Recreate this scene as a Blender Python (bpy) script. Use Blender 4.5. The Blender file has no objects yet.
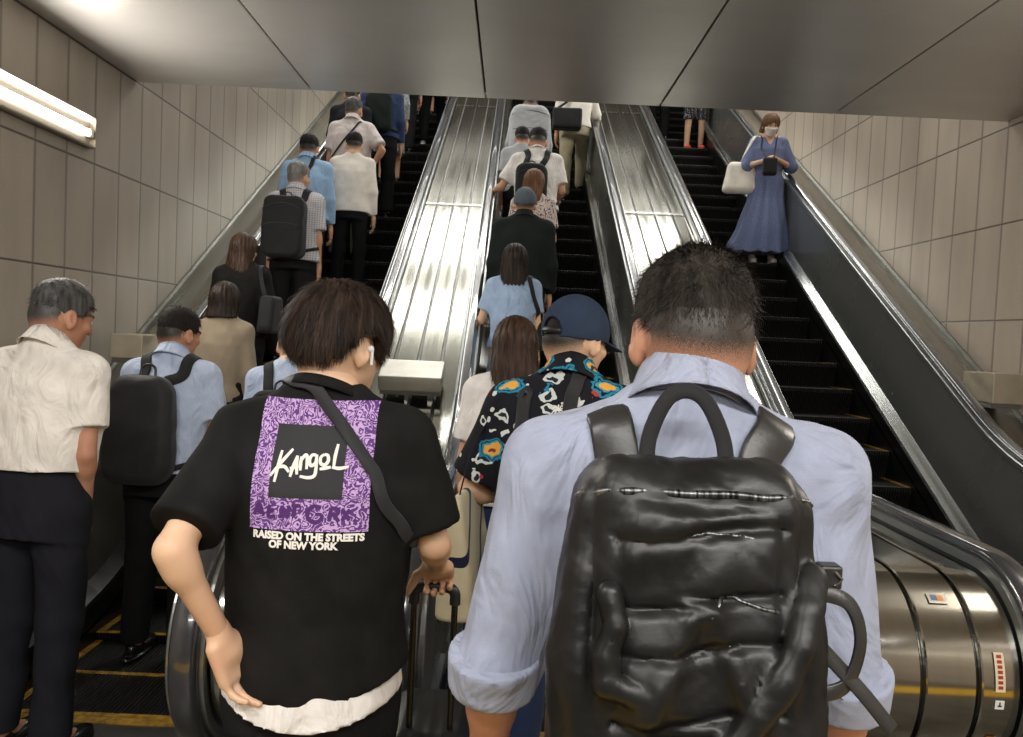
import bpy, math, random
import numpy as np
from mathutils import Vector, Matrix
random.seed(7); RS=np.random.RandomState(5)
S=bpy.context.scene; COL=S.collection
PI=math.pi
# ------------------------------------------------------------------ materials
def node(nt,t,ins=None,**kw):
    n=nt.nodes.new(t)
    for k,v in kw.items(): setattr(n,k,v)
    if ins:
        for k,v in ins.items():
            if isinstance(v,bpy.types.NodeSocket): nt.links.new(v,n.inputs[k])
            else: n.inputs[k].default_value=v
    return n
def c4(c): return (c[0],c[1],c[2],1.0)
def s2l(r,g,b):
    f=lambda v:(v/255/12.92) if v/255<=.04045 else ((v/255+.055)/1.055)**2.4
    return (f(r),f(g),f(b))
def mat(name,col,rough=.6,metal=0,col2=None,nscale=20,nstretch=(1,1,1),bump=0,bscale=200,emis=None,estr=0,spec=.5,rvar=0,sheen=0,coat=0,detail=4,lo=.35,hi=.65,aniso=0,sss=0):
    m=bpy.data.materials.new(name); m.use_nodes=True; nt=m.node_tree; b=nt.nodes['Principled BSDF']
    b.inputs['Base Color'].default_value=c4(col); b.inputs['Roughness'].default_value=rough; b.inputs['Metallic'].default_value=metal
    b.inputs['Specular IOR Level'].default_value=spec
    if sheen: b.inputs['Sheen Weight'].default_value=sheen
    if coat: b.inputs['Coat Weight'].default_value=coat
    if aniso: b.inputs['Anisotropic'].default_value=aniso
    if sss:
        b.inputs['Subsurface Weight'].default_value=sss; b.inputs['Subsurface Radius'].default_value=(.012,.004,.002); b.inputs['Subsurface Scale'].default_value=.6
    tc=node(nt,'ShaderNodeTexCoord'); mp=node(nt,'ShaderNodeMapping',{'Vector':tc.outputs['Object'],'Scale':nstretch})
    if col2 is not None or rvar:
        nz=node(nt,'ShaderNodeTexNoise',{'Vector':mp.outputs[0],'Scale':nscale,'Detail':detail})
        if col2 is not None:
            rp=node(nt,'ShaderNodeMapRange',{'Value':nz.outputs['Fac'],'From Min':lo,'From Max':hi})
            mx=node(nt,'ShaderNodeMix',{'Factor':rp.outputs[0],6:c4(col),7:c4(col2)},data_type='RGBA')
            nt.links.new(mx.outputs[2],b.inputs['Base Color'])
        if rvar:
            r2=node(nt,'ShaderNodeMapRange',{'Value':nz.outputs['Fac'],'From Min':.3,'From Max':.7,'To Min':rough-rvar,'To Max':rough+rvar})
            nt.links.new(r2.outputs[0],b.inputs['Roughness'])
    if bump:
        n2=node(nt,'ShaderNodeTexNoise',{'Vector':mp.outputs[0],'Scale':bscale,'Detail':3})
        bp=node(nt,'ShaderNodeBump',{'Height':n2.outputs['Fac'],'Strength':bump,'Distance':.002})
        nt.links.new(bp.outputs[0],b.inputs['Normal'])
    if emis: b.inputs['Emission Color'].default_value=c4(emis); b.inputs['Emission Strength'].default_value=estr
    return m
def mmath(nt,op,a,b=None,c=None):
    n=nt.nodes.new('ShaderNodeMath'); n.operation=op
    for i,v in enumerate((a,b,c)):
        if v is None: continue
        if isinstance(v,bpy.types.NodeSocket): nt.links.new(v,n.inputs[i])
        else: n.inputs[i].default_value=v
    return n.outputs[0]
def wall_mat(name,col,col2,y0,py,z0,pz):
    m=mat(name,col,.34,0,col2,nscale=1.3,nstretch=(1,2.2,.6),spec=.5,detail=6,lo=.3,hi=.72); nt=m.node_tree; b=nt.nodes['Principled BSDF']
    g=node(nt,'ShaderNodeNewGeometry'); sp=node(nt,'ShaderNodeSeparateXYZ',{0:g.outputs['Position']})
    def line(v,o,p,w):
        q=mmath(nt,'DIVIDE',mmath(nt,'SUBTRACT',v,o),p); fr=mmath(nt,'FRACT',mmath(nt,'ADD',q,100.5))
        d=mmath(nt,'MULTIPLY',mmath(nt,'ABSOLUTE',mmath(nt,'SUBTRACT',fr,.5)),p)
        r=node(nt,'ShaderNodeMapRange',{'Value':d,'From Min':w*.2,'From Max':w,'To Min':1.0,'To Max':0.0}); return r.outputs[0],q
    a,qa=line(sp.outputs[1],y0,py,.017); c,qc=line(sp.outputs[2],z0,pz,.0095)
    ln=mmath(nt,'MAXIMUM',mmath(nt,'MULTIPLY',a,.62),c)
    # slight tone change from panel to panel
    wn=node(nt,'ShaderNodeTexWhiteNoise',{'W':mmath(nt,'ADD',mmath(nt,'FLOOR',qa),mmath(nt,'MULTIPLY',mmath(nt,'FLOOR',qc),37.0))},noise_dimensions='1D')
    tone=node(nt,'ShaderNodeMapRange',{'Value':wn.outputs[0],'To Min':.93,'To Max':1.05})
    old=b.inputs['Base Color'].links[0].from_socket
    # fine speckled stone grain
    gr=node(nt,'ShaderNodeTexNoise',{'Vector':g.outputs['Position'],'Scale':90.0,'Detail':5.0})
    gt=node(nt,'ShaderNodeMapRange',{'Value':gr.outputs['Fac'],'To Min':.9,'To Max':1.1})
    t=mmath(nt,'MULTIPLY',tone.outputs[0],gt.outputs[0])
    vm=node(nt,'ShaderNodeVectorMath',{0:old,'Scale':t},operation='SCALE')
    mx=node(nt,'ShaderNodeMix',{'Factor':ln,6:vm.outputs[0],7:(.075,.062,.05,1)},data_type='RGBA')
    nt.links.new(mx.outputs[2],b.inputs['Base Color'])
    bp=node(nt,'ShaderNodeBump',{'Height':ln,'Strength':.6,'Distance':.004},invert=True); nt.links.new(bp.outputs[0],b.inputs['Normal'])
    rr=node(nt,'ShaderNodeMapRange',{'Value':gr.outputs['Fac'],'To Min':.3,'To Max':.48}); nt.links.new(rr.outputs[0],b.inputs['Roughness'])
    return m
def steel_mat(name,col,rough=.3,stretch=(30,1.2,1.2),var=.08,metal=1.0):
    m=mat(name,col,rough,metal,tuple(c*.92 for c in col),nscale=3,nstretch=stretch,rvar=var,detail=5,aniso=.4); nt=m.node_tree
    return m
M={}
M['wallL']=wall_mat('stone_cladding_left',s2l(163,154,141),s2l(145,136,124),4.435,.311,3.26,.667)
M['wallR']=wall_mat('stone_cladding_right',s2l(180,167,152),s2l(160,147,133),5.58,.311,3.22,.66)
M['ceil']=mat('brushed_ceiling_metal',(.60,.58,.56),.34,.6,(.56,.54,.52),nscale=1.2,nstretch=(1,2,1),rvar=.03,aniso=.3)
M['ceilgap']=mat('ceiling_gap',(.01,.01,.01),.9)
M['steel']=steel_mat('brushed_steel',(.46,.45,.40),.3,(5,.15,.15),.04)
M['steel2']=steel_mat('satin_steel_drum',(.46,.45,.40),.13,(10,.3,.3),.025)
M['steeld']=steel_mat('dark_brushed_steel',(.22,.22,.21),.34,(1,2,20))
M['panel']=mat('dark_balustrade_panel',(.20,.205,.20),.26,.55,(.16,.165,.16),nscale=1.2,rvar=.05)
M['panelg']=mat('olive_grey_balustrade_panel',(.33,.33,.30),.3,.8,(.27,.27,.24),nscale=1.5,rvar=.05)
M['skirt']=mat('black_skirt',(.012,.012,.012),.3,.3,bump=.02)
M['bright']=steel_mat('bright_trim_steel',(.42,.43,.42),.24,(20,.3,.3))
M['guide']=mat('steel_rail_guide',(.30,.31,.30),.28,.8)
M['rubber']=mat('dark_glossy_handrail_rubber',(.03,.032,.037),.2,0,(.038,.04,.046),nscale=4,spec=.9,coat=1.0)
M['step']=None
def step_mat():
    m=mat('dark_grooved_step',(.020,.019,.019),.42,.55); nt=m.node_tree; b=nt.nodes['Principled BSDF']
    tc=node(nt,'ShaderNodeTexCoord'); sp=node(nt,'ShaderNodeSeparateXYZ',{0:tc.outputs['Object']})
    w=mmath(nt,'SINE',mmath(nt,'MULTIPLY',sp.outputs[0],2*PI/.0182))
    bp=node(nt,'ShaderNodeBump',{'Height':w,'Strength':.8,'Distance':.004}); nt.links.new(bp.outputs[0],b.inputs['Normal'])
    st=node(nt,'ShaderNodeMapRange',{'Value':w,'From Min':-1,'From Max':1})
    mx=node(nt,'ShaderNodeMix',{'Factor':st.outputs[0],6:(.006,.006,.006,1),7:(.032,.031,.030,1)},data_type='RGBA'); nt.links.new(mx.outputs[2],b.inputs['Base Color'])
    return m
M['step']=step_mat()
M['yellow']=mat('worn_yellow_marking',s2l(176,134,30),.55,0,s2l(110,80,25),nscale=30)
M['floor']=mat('grey_floor_tile',s2l(90,84,74),.35,0,s2l(70,65,58),nscale=6)
M['plate']=steel_mat('ribbed_landing_steel',(.25,.25,.24),.35)
M['boxm']=mat('beige_grey_metal_cover',s2l(178,168,148),.32,.35,s2l(160,150,132),nscale=5)
M['boxs']=mat('grey_steel_cover',(.27,.26,.225),.3,.85,(.36,.34,.3),nscale=5)
M['white']=mat('white_plastic',(.8,.8,.8),.4)
M['black']=mat('black_plastic',(.012,.012,.013),.4)
M['tube']=mat('lit_fluorescent_tube',(1,1,1),.5,emis=(1,.93,.82),estr=9)
M['lampbox']=mat('lamp_recess_enamel',(.30,.27,.22),.35,.3)
M['lampframe']=mat('lamp_frame_metal',(.45,.4,.32),.3,.9)
M['strip']=mat('lit_ceiling_strip',(1,1,1),.5,emis=(1,.97,.9),estr=5)
# ------------------------------------------------------------------ mesh helpers
def newmesh(name,verts,faces,mats,parent=None,smooth=False,fm=None,loc=None):
    me=bpy.data.meshes.new(name)
    me.from_pydata([tuple(map(float,v)) for v in verts],[],[tuple(int(i) for i in f) for f in faces])
    if not isinstance(mats,(list,tuple)): mats=[mats]
    for m in mats: me.materials.append(m)
    if fm: me.polygons.foreach_set('material_index',fm)
    if smooth: me.polygons.foreach_set('use_smooth',[True]*len(me.polygons))
    me.update()
    if smooth=='angle': me.set_sharp_from_angle(angle=.5)
    o=bpy.data.objects.new(name,me); COL.objects.link(o)
    if parent: o.parent=parent
    if loc: o.location=loc
    return o
class MB:
    def __init__(s): s.v=[];s.f=[];s.fm=[]
    def box(s,x0,x1,y0,y1,z0,z1,m=0):
        b=len(s.v); s.v+=[(x,y,z) for x in(x0,x1) for y in (y0,y1) for z in (z0,z1)]
        for q in ((0,1,3,2),(4,6,7,5),(0,4,5,1),(2,3,7,6),(0,2,6,4),(1,5,7,3)): s.f.append([b+i for i in q]); s.fm.append(m)
    def quad(s,a,b,c,d,m=0):
        n=len(s.v); s.v+=[a,b,c,d]; s.f.append([n,n+1,n+2,n+3]); s.fm.append(m)
    def grid(s,rows,m=0,closed=False):
        n=len(s.v); R=len(rows);C=len(rows[0])
        for r in rows: s.v+=list(r)
        for i in range(R-1):
            for j in range(C if closed else C-1):
                k=(j+1)%C; s.f.append([n+i*C+j,n+i*C+k,n+(i+1)*C+k,n+(i+1)*C+j]); s.fm.append(m)
    def ngon(s,pts,m=0):
        n=len(s.v); s.v+=list(pts); s.f.append(list(range(n,n+len(pts)))); s.fm.append(m)
    def tube(s,pts,r,n=10,m=0,caps=True,flat=1.0):
        pts=[Vector(p) for p in pts]; rows=[]; up=Vector((0,0,1))
        for i,p in enumerate(pts):
            t=(pts[min(i+1,len(pts)-1)]-pts[max(i-1,0)]).normalized()
            if abs(t.dot(up))>.95: up=Vector((1,0,0))
            a=t.cross(up).normalized(); b=t.cross(a).normalized(); up=-b if (-b).dot(up)>0 else b
            a=t.cross(up).normalized(); b=up
            rr=r[i] if isinstance(r,(list,tuple)) else r
            rows.append([tuple(p+a*math.cos(2*PI*k/n)*rr+b*math.sin(2*PI*k/n)*rr*flat) for k in range(n)])
        s.grid(rows,m,True)
        if caps: s.ngon(rows[0][::-1],m); s.ngon(rows[-1],m)
    def build(s,name,mats,parent=None,smooth=False,bevel=0,loc=None,seg=2):
        o=newmesh(name,s.v,s.f,mats,parent,smooth,s.fm,loc)
        if bevel:
            md=o.modifiers.new('b','BEVEL'); md.width=bevel; md.segments=seg; md.limit_method='ANGLE'; md.angle_limit=.6
        return o
def tag(o,label=None,cat=None,group=None,kind=None):
    if label: o['label']=label
    if cat: o['category']=cat
    if group: o['group']=group
    if kind: o['kind']=kind
    return o
def empty(name,loc=(0,0,0),rz=0,label=None,cat=None,group=None,kind=None):
    o=bpy.data.objects.new(name,None); COL.objects.link(o); o.location=loc; o.rotation_euler=(0,0,rz); o.empty_display_size=.1
    return tag(o,label,cat,group,kind)
# ------------------------------------------------------------------ levels
TAN=.57735
def nosez(Y):
    if Y<3.66: return 0.0
    if Y<4.76: return .2624*(Y-3.66)**2
    return .577*Y-2.43
XL,XR=-2.63,3.33; YTOP=17.0
def path(off=0.0,ystart=3.1,yend=YTOP,bottom=True):
    """handrail line in the YZ plane, offset outward"""
    P=[];C=(2.72,.62);R=.36+off
    if bottom: P+=[(ystart+.25,C[1]-R),(ystart,C[1]-R)]
    for k in range(0,37):
        a=-PI/2-PI*k/36; P.append((C[0]+R*math.cos(a),C[1]+R*math.sin(a)))
    top=.98; yc=(top+1.54)/.577; L=.62; Rr=L/math.tan(PI/12)
    for y in (3.0,3.35): P.append((y,top+off))
    for k in range(0,13):
        a=PI/6*k/12; P.append((yc-L+(Rr-off)*math.sin(a)-0,top+Rr-(Rr-off)*math.cos(a)))
    y=6.0
    while y<yend+.01:
        P.append((y-off*.5, .577*y-1.54+off*.866)); y+=1.0
    return P
def sweep(mb,P0,xs_n,closed=True,m=0,caps=True):
    """P0: function off->path ; xs_n: list of (x, off)"""
    cols=[P0(n) for x,n in xs_n]
    rows=[[(xs_n[j][0],cols[j][i][0],cols[j][i][1]) for j in range(len(xs_n))] for i in range(len(cols[0]))]
    mb.grid(rows,m,closed)
    if caps and closed: mb.ngon(rows[0][::-1],m); mb.ngon(rows[-1],m)
# ------------------------------------------------------------------ room
mb=MB(); mb.box(XL-.1,XL,-5,YTOP+1,-.2,12.5); o=mb.build('wall_left',M['wallL']); o['kind']='structure'
mb=MB(); mb.box(XR,XR+.1,-5,YTOP+1,-.2,12.5); o=mb.build('wall_right',M['wallR']); o['kind']='structure'
mb=MB(); mb.box(XL-.1,XR+.1,-5.1,-5,-.2,3.6); o=mb.build('wall_rear',M['wallR']); o['kind']='structure'
mb=MB(); mb.box(XL-.1,XR+.1,YTOP+1,YTOP+1.1,6,12.5); o=mb.build('wall_far',M['wallR']); o['kind']='structure'
mb=MB(); mb.box(XL,XR,-5,2.9,-.12,0); o=mb.build('floor',M['floor']); o['kind']='structure'
mb=MB(); mb.box(XL,XR,YTOP,YTOP+1,7.2,.577*YTOP-2.43); o=mb.build('floor_upper_landing',M['floor']); o['kind']='structure'
mb=MB(); mb.box(XL+.4,XR-.1,.15,.95,0,.006)
for i in range(74):
    for j in range(4):
        x=XL+.46+i*.074; y=.25+j*.17; mb.box(x,x+.035,y,y+.035,.006,.011)
t=mb.build('tactile_paving_strip',mat('yellow_tactile_paving',s2l(214,168,30),.5),bevel=0); tag(t,'yellow studded tactile paving strip on the floor before the escalators','paving')
# lower ceiling with five wide metal panels and the dark joints between them
ce=empty('ceiling',(0,0,0),kind='structure')
mb=MB(); mb.box(XL,XR,-5,5.55,3.285,3.34); mb.build('ceiling_backing',M['ceilgap'],ce)
for i in range(5):
    w=(XR-XL)/5; mb=MB(); mb.box(XL+i*w+.006,XL+(i+1)*w-.006,-5,5.6,3.262,3.29); mb.build('ceiling_panel',M['ceil'],ce,bevel=.003)
mb=MB(); mb.box(XL,XR,5.56,5.6,3.29,5.3); o=mb.build('ceiling_fascia',M['ceil'],ce)
mb=MB()
mb.v=[(XL,5.5,5.3),(XR,5.5,5.3),(XR,YTOP+1,5.3+.577*(YTOP-4.5)),(XL,YTOP+1,5.3+.577*(YTOP-4.5)),(XL,5.5,5.4),(XR,5.5,5.4),(XR,YTOP+1,5.4+.577*(YTOP-4.5)),(XL,YTOP+1,5.4+.577*(YTOP-4.5))]
mb.f=[(3,2,1,0),(4,5,6,7),(0,1,5,4),(1,2,6,5),(2,3,7,6),(3,0,4,7)]; mb.fm=[0]*6
o=mb.build('ceiling_sloping',mat('upper_ceiling_panels',(.42,.42,.39),.5,.2)); o['kind']='structure'
for i,y in enumerate((9.3,11.6,13.9,16.2)):
    z=5.3+.577*(y-5.5)
    t=empty('ceiling_light',(.35,y,z-.02),label='long lit strip light across the sloping upper ceiling, %s from the bottom'%('first','second','third','fourth')[i],cat='light')
    t.rotation_euler=(math.atan(.577),0,0)
    mb=MB(); mb.box(-2.6,2.6,-.09,.09,-.03,.02); mb.build('light_housing',M['lampframe'],t)
    mb=MB(); mb.box(-2.55,2.55,-.065,.065,-.045,-.03); mb.build('light_diffuser',M['strip'],t)
# wall lamp on the left wall
t=empty('wall_lamp',(XL,4.24,2.765),label='long bright fluorescent lamp in a metal frame on the left stone wall',cat='lamp')
mb=MB(); y0,y1=-.74,.74
mb.box(.0,.012,y0,y1,-.095,.095); mb.build('lamp_recess',M['lampbox'],t)
mb=MB()
mb.box(0,.05,y0,y1,.085,.095);mb.box(0,.05,y0,y1,-.095,-.085);mb.box(0,.05,y0,y0+.01,-.095,.095);mb.box(0,.05,y1-.01,y1,-.095,.095)
mb.build('lamp_frame',M['lampframe'],t)
mb=MB(); mb.tube([(.032,y0+.05,-.01),(.032,y1-.06,-.01)],.019,12); mb.build('lamp_tube',M['tube'],t,True)
for yy in (y0+.04,y1-.04):
    mb=MB(); mb.box(.012,.045,yy-.02,yy+.02,-.035,.015); mb.build('lamp_holder',M['white'],t,bevel=.004)
mb=MB(); mb.box(.012,.03,y0+.02,y1-.02,.066,.078); mb.build('lamp_reflector_edge',M['tube'],t)  # edge glows like the tube, its reflected light painted as emission
# ------------------------------------------------------------------ escalators
NY=[5.48+.346*k for k in range(34)]
lo=[5.134,4.788,4.44,4.07,3.69,3.295]
NOSES=sorted(lo)+NY
def step_mesh():
    mb=MB(); prof=[(-.012,.0),(-.012,-.03)]
    for k in range(8):
        a=k/7; prof.append((-.012+.05*math.sin(a*PI/2)*1.0,-.03-.23*a))
    prof=[(.385,.0)]+[(0.0,0.0)]+prof+[(.385,-.26)]
    xs=[-.5,.5]
    rows=[[(x,p[0],p[1]) for x in xs] for p in prof]; mb.grid(rows,0)
    mb.ngon([(-.5,p[0],p[1]) for p in prof],0); mb.ngon([(.5,p[0],p[1]) for p in prof][::-1],0)
    # yellow demarcation along both sides and the nose
    for x in (-.5,.465): mb.box(x,x+.035,.0,.38,.0005,.004,1)
    mb.box(-.5,.5,-.013,.016,.0,.003,2)
    pass
    return mb
SM=None; SMY=None
M['nose']=mat('step_nose_highlight',(.15,.147,.14),.4,.5,(.09,.09,.085),nscale=60)  # nose highlight painted as a paler strip along the step edge
def escalator(xc,label,panL,panR,yoff=0):
    global SM,SMY
    root=empty('escalator',(xc,2.9,0),label=label,cat='escalator')
    L=lambda o:o
    oy=-2.9
    for i,y in sorted(enumerate(NOSES),key=lambda t:-t[1]):
        y=y+yoff*(.4 if y<4 else .35)
        if SM is None:
            s=step_mesh().build('step',[M['step'],M['yellow'],M['nose']]); SM=s.data
        else:
            if y<4.5 and SMY is None: SMY=SM.copy(); SMY.materials[2]=M['yellow']
            s=bpy.data.objects.new('step',SMY if y<4.5 else SM); COL.objects.link(s)
        s.parent=root; s.location=(0,y+oy,nosez(y)+(-.0 if y>3.4 else -.001))
    # comb plate and landing plate
    mb=MB(); mb.box(-.5,.5,2.9+oy,3.28+oy+yoff*.4,-.05,-.001)
    mb.build('comb_plate',[M['plate']],root)
    mb=MB(); mb.box(-.5,.5,3.22+oy,3.275+oy,-.0005,.004); mb.build('comb_edge',M['yellow'],root)
    ys=[3.0,3.3,3.66,3.8,3.95,4.1,4.25,4.4,4.55,4.76]+[5.0+k for k in range(13)]
    for sd,pm in ((-1,panL),(1,panR)):
        X=lambda x: x*sd
        mb=MB()
        mb.grid([[(X(.503),y+oy,nosez(y)-.25),(X(.503),y+oy,nosez(y)+.17)] for y in ys],0)
        mb.grid([[(X(.503),y+oy,nosez(y)+.17),(X(.508),y+oy,nosez(y)+.175)] for y in ys],0)
        mb.build('skirt',M['skirt'],root)
        mb=MB(); mb.grid([[(X(.5025),y+oy,nosez(y)+.045),(X(.5025),y+oy,nosez(y)+.058)] for y in ys],0); mb.build('skirt_brush',M['steeld'],root)
        mb=MB(); mb.grid([[(X(.500),y+oy,nosez(y)+.165),(X(.508),y+oy,nosez(y)+.185),(X(.575),y+oy,nosez(y)+.235),(X(.575),y+oy,nosez(y)+.15)] for y in ys],0)
        mb.build('inner_decking',M['skirt'] if xc<-1 and sd<0 else M['bright'],root)
        # inner panel
        PT=[p for p in path(-.03) if p[0]>=3.1-1e-6 and p[1]>.8]
        mb=MB()
        arc=[p for p in path(-.03,3.1)[1:] if not (p[0]>3.05 and p[1]>.8)]
        mb.ngon([(X(.575),p[0]+oy,p[1]) for p in arc]+[(X(.575),3.35+oy,.95),(X(.575),3.35+oy,.2)],0)
        mb.grid([[(X(.575),y+oy,nosez(y)+.15),(X(.575),y+oy,z)] for y,z in PT],0)
        mb.build('balustrade_panel',pm,root)
        # steel guide under rail + rubber rail
        mb=MB(); sweep(mb,path,[(X(.556),-.04),(X(.556),-.014),(X(.560),-.010),(X(.672),-.010),(X(.672),-.04)],m=0); mb.v=[(v[0],v[1]+oy,v[2]) for v in mb.v]; mb.build('handrail_guide',M['guide'],root)
        mb=MB(); cx=.615; sec=[(-.034,-.012),(-.042,-.004),(-.042,.008),(-.034,.018),(-.018,.023),(.018,.023),(.034,.018),(.042,.008),(.042,-.004),(.034,-.012)]
        sweep(mb,path,[(X(cx+a),b) for a,b in sec],m=0); mb.v=[(v[0],v[1]+oy,v[2]) for v in mb.v]; mb.build('handrail',M['rubber'],root,True)
        # newel foot
        mb=MB(); a,b=sorted((X(.575),X(.66))); mb.box(a,b,2.95+oy,3.5+oy,0,.27); mb.build('newel_foot',M['steeld'],root)
    return root
XE=(-1.545,.34,2.27)
escalator(XE[0],'left escalator beside the left stone wall, crowded with standing people',M['panelg'],M['panelg'])
escalator(XE[1],'middle escalator between the two steel dividers, people standing in a line on its left',M['panelg'],M['panelg'])
escalator(XE[2],'right escalator beside the right stone wall, carrying the woman in the long blue dress',M['panel'],M['panel'])
# ------------------------------------------------------------------ dividers
def deck_sheet(mb,xs,off0,off1=None,ps=None,m=0,ymax=YTOP):
    off1=off0 if off1 is None else off1
    A=path(off0,yend=ymax);B=path(off1,yend=ymax)
    mb.grid([[(xs[0],A[i][0],A[i][1]),(xs[1],B[i][0],B[i][1])] for i in range(len(A))],m)
def divider(xa,xb,label,grooves):
    r=empty('steel_divider',((xa+xb)/2,2.72,0),label=label,cat='divider')
    ox=-(xa+xb)/2; oy=-2.72
    def shift(mb): mb.v=[(v[0]+ox,v[1]+oy,v[2]) for v in mb.v]; return mb
    mb=MB(); deck_sheet(mb,(xa,xb),-.075); shift(mb).build('groove_lining',M['steeld'],r)
    g=.008; ed=[xa]+list(grooves)+[xb]
    for i in range(len(ed)-1):
        a=ed[i]+(g if i else 0); b=ed[i+1]-(g if i<len(ed)-2 else 0)
        mb=MB(); sweep(mb,path,[(a,-.07),(a,-.054),(a+.004,-.05),(b-.004,-.05),(b,-.054),(b,-.07)],m=0)
        shift(mb).build('deck_panel',M['steel2'] ,r,'angle')
    # thin bright cover strips across the deck
    for y in (4.62,7.72,10.82,13.9):
        z=.577*y-1.54; mb=MB()
        mb.quad((xa,y-.012,z-.0515-.007),(xb,y-.012,z-.0515-.007),(xb,y+.012,z-.0515+.007),(xa,y+.012,z-.0515+.007))
        shift(mb); mb.v=[(v[0],v[1],v[2]+.006) for v in mb.v]; mb.build('joint_strip',M['bright'],r)
    mb=MB(); mb.box(xa,xb,2.95,3.5,0,.36); shift(mb).build('plinth',M['steeld'],r)
    return r
dv1=divider(-.87,-.335,'brushed steel divider sloping up between the left and middle escalators',[-.755,-.6025,-.45])
dv=divider(1.015,1.595,'brushed steel divider with a rounded drum end between the middle and right escalators',[1.13,1.30,1.47])
# wall side decks
def wall_deck(xr,xw,name,label):
    r=empty(name,((xr+xw)/2,2.72,0),label=label,cat='cladding')
    ox=-(xr+xw)/2; oy=-2.72
    xm=xr+(xw-xr)*.45
    mb=MB()
    for a,b,o0,o1 in ((xr,xm,-.05,-.12),(xm,xw,-.13,-.2)):
        deck_sheet(mb,(a,b),o0,o1)
    deck_sheet(mb,(xm,xm),-.12,-.13)
    mb.v=[(v[0]+ox,v[1]+oy,v[2]) for v in mb.v]
    mb.build('deck_panel',M['steel'],r,'angle')
    mb=MB(); mb.box(min(xr,xw)+ox,max(xr,xw)+ox,2.95+oy,3.6+oy,0,.3); mb.build('plinth',M['steeld'],r)
    # narrow angle trim where the deck meets the stone
    mb=MB(); s=1 if xw>xr else -1
    deck_sheet(mb,(xw-s*.012,xw-s*.012),-.2,-.165); deck_sheet(mb,(xw-s*.012,xw),-.165,-.165)
    mb.v=[(v[0]+ox,v[1]+oy,v[2]) for v in mb.v]; mb.build('edge_trim',M['steeld'],r)
    return r
wdr=wall_deck(XE[2]+.66,XR,'wall_side_deck','sloping steel deck between the right handrail and the right stone wall')
wdl=wall_deck(XE[0]-.66,XL,'wall_side_deck','sloping steel deck between the left handrail and the left stone wall')
# cover boxes
def cover_box(x0,x1,y0,y1,z0,z1,m,label,par,tilt=0,legs=False):
    pl=par.location; t=empty('cover_box',((x0+x1)/2-pl.x,(y0+y1)/2-pl.y,z0-pl.z),label=label); t.parent=par
    w=(x1-x0)/2; d=(y1-y0)/2; h=z1-z0
    mb=MB(); mb.box(-w,w,-d,d,0,h); mb.build('cover',m,t,bevel=.006)
    mb=MB(); mb.box(-w*.96,w*.96,-d*.92,d*.96,-.03,.0); mb.build('underside',M['steeld'],t)
    if legs:
        for x in (-w*.12,w*.62):
            mb=MB(); mb.box(x-.014,x+.014,-d*.8,-d*.8+.02,-.2,.0); mb.build('bracket',M['steeld'],t)
    t.rotation_euler=(tilt,0,0); return t
cover_box(-.785,-.405,4.83,5.07,1.335,1.43,M['boxs'],'grey steel cover box',dv1,tilt=.42,legs=True)
cover_box(3.0,3.2,5.0,5.34,1.36,1.55,M['boxm'],'beige metal cover box',wdr)
cover_box(-2.50,-2.30,5.05,5.4,1.4,1.55,M['boxm'],'beige metal cover box',wdl)
# warning stickers on the drum of the right divider
def on_drum(ang,r=.312): # angle from top toward viewer
    return (2.72-math.sin(ang)*r, .62+math.cos(ang)*r)
def drum_patch(mb,xa,xb,a0,a1,m=0,r=.3125):
    n=8; mb.grid([[(xa,)+on_drum(a0+(a1-a0)*k/n,r),(xb,)+on_drum(a0+(a1-a0)*k/n,r)] for k in range(n+1)],m)
# ------------------------------------------------------------------ implicit surfaces
A=lambda *v: np.array(v,dtype=np.float32)
def smin(a,b,k):
    if k<=0: return np.minimum(a,b)
    h=np.clip(.5+.5*(b-a)/k,0,1); return b+(a-b)*h-k*h*(1-h)
def smax(a,b,k): return -smin(-a,-b,k)
def length(v): return np.sqrt((v*v).sum(-1))
def cap(a,b,ra,rb):
    a=np.asarray(a,dtype=np.float32);b=np.asarray(b,dtype=np.float32);ab=b-a;L=float(ab@ab)+1e-12
    def f(P):
        t=np.clip(((P-a)@ab)/L,0,1); d=P-a-t[...,None]*ab
        return length(d)-(ra+(rb-ra)*t)
    return f
def ell(c,r,R=None):
    c=np.asarray(c,dtype=np.float32); r=np.asarray(r,dtype=np.float32)
    def f(P):
        q=P-c
        if R is not None: q=q@R
        k0=length(q/r); k1=length(q/(r*r))+1e-9
        return k0*(k0-1)/k1
    return f
def rbox(c,h,rr,R=None):
    c=np.asarray(c,dtype=np.float32); h=np.asarray(h,dtype=np.float32)-rr
    def f(P):
        q=P-c
        if R is not None: q=q@R
        q=np.abs(q)-h
        return length(np.maximum(q,0))+np.minimum(q.max(-1),0)-rr
    return f
def loft(st,n=2.3,ex=0.0):
    """st rows: z, half width, half depth, centre y ; capped ends"""
    st=np.array(st,dtype=np.float32); z=st[:,0]
    def f(P):
        Z=P[...,2]; a=np.interp(Z,z,st[:,1])+ex; b=np.interp(Z,z,st[:,2])+ex; cy=np.interp(Z,z,st[:,3])
        cx=np.interp(Z,z,st[:,4]) if st.shape[1]>4 else 0
        x=np.abs(P[...,0]-cx)/a; y=np.abs(P[...,1]-cy)/b
        r=(x**n+y**n)**(1/n)
        g=np.sqrt(x*x+y*y)+1e-6; loc=(x*a+y*b)/(x+y+1e-6)
        d=(r-1)*np.minimum(loc,(a+b)/2)*.95
        return smax(smax(d,Z-z[-1],.02),z[0]-Z,.004)
    return f
def plane(p,n):
    p=np.asarray(p,dtype=np.float32); n=np.asarray(n,dtype=np.float32); n=n/np.linalg.norm(n)
    return lambda P:(P-p)@n
def xf(f,R,o):
    R=np.asarray(R,dtype=np.float32); o=np.asarray(o,dtype=np.float32)
    return lambda P: f((P-o)@R)
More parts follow.
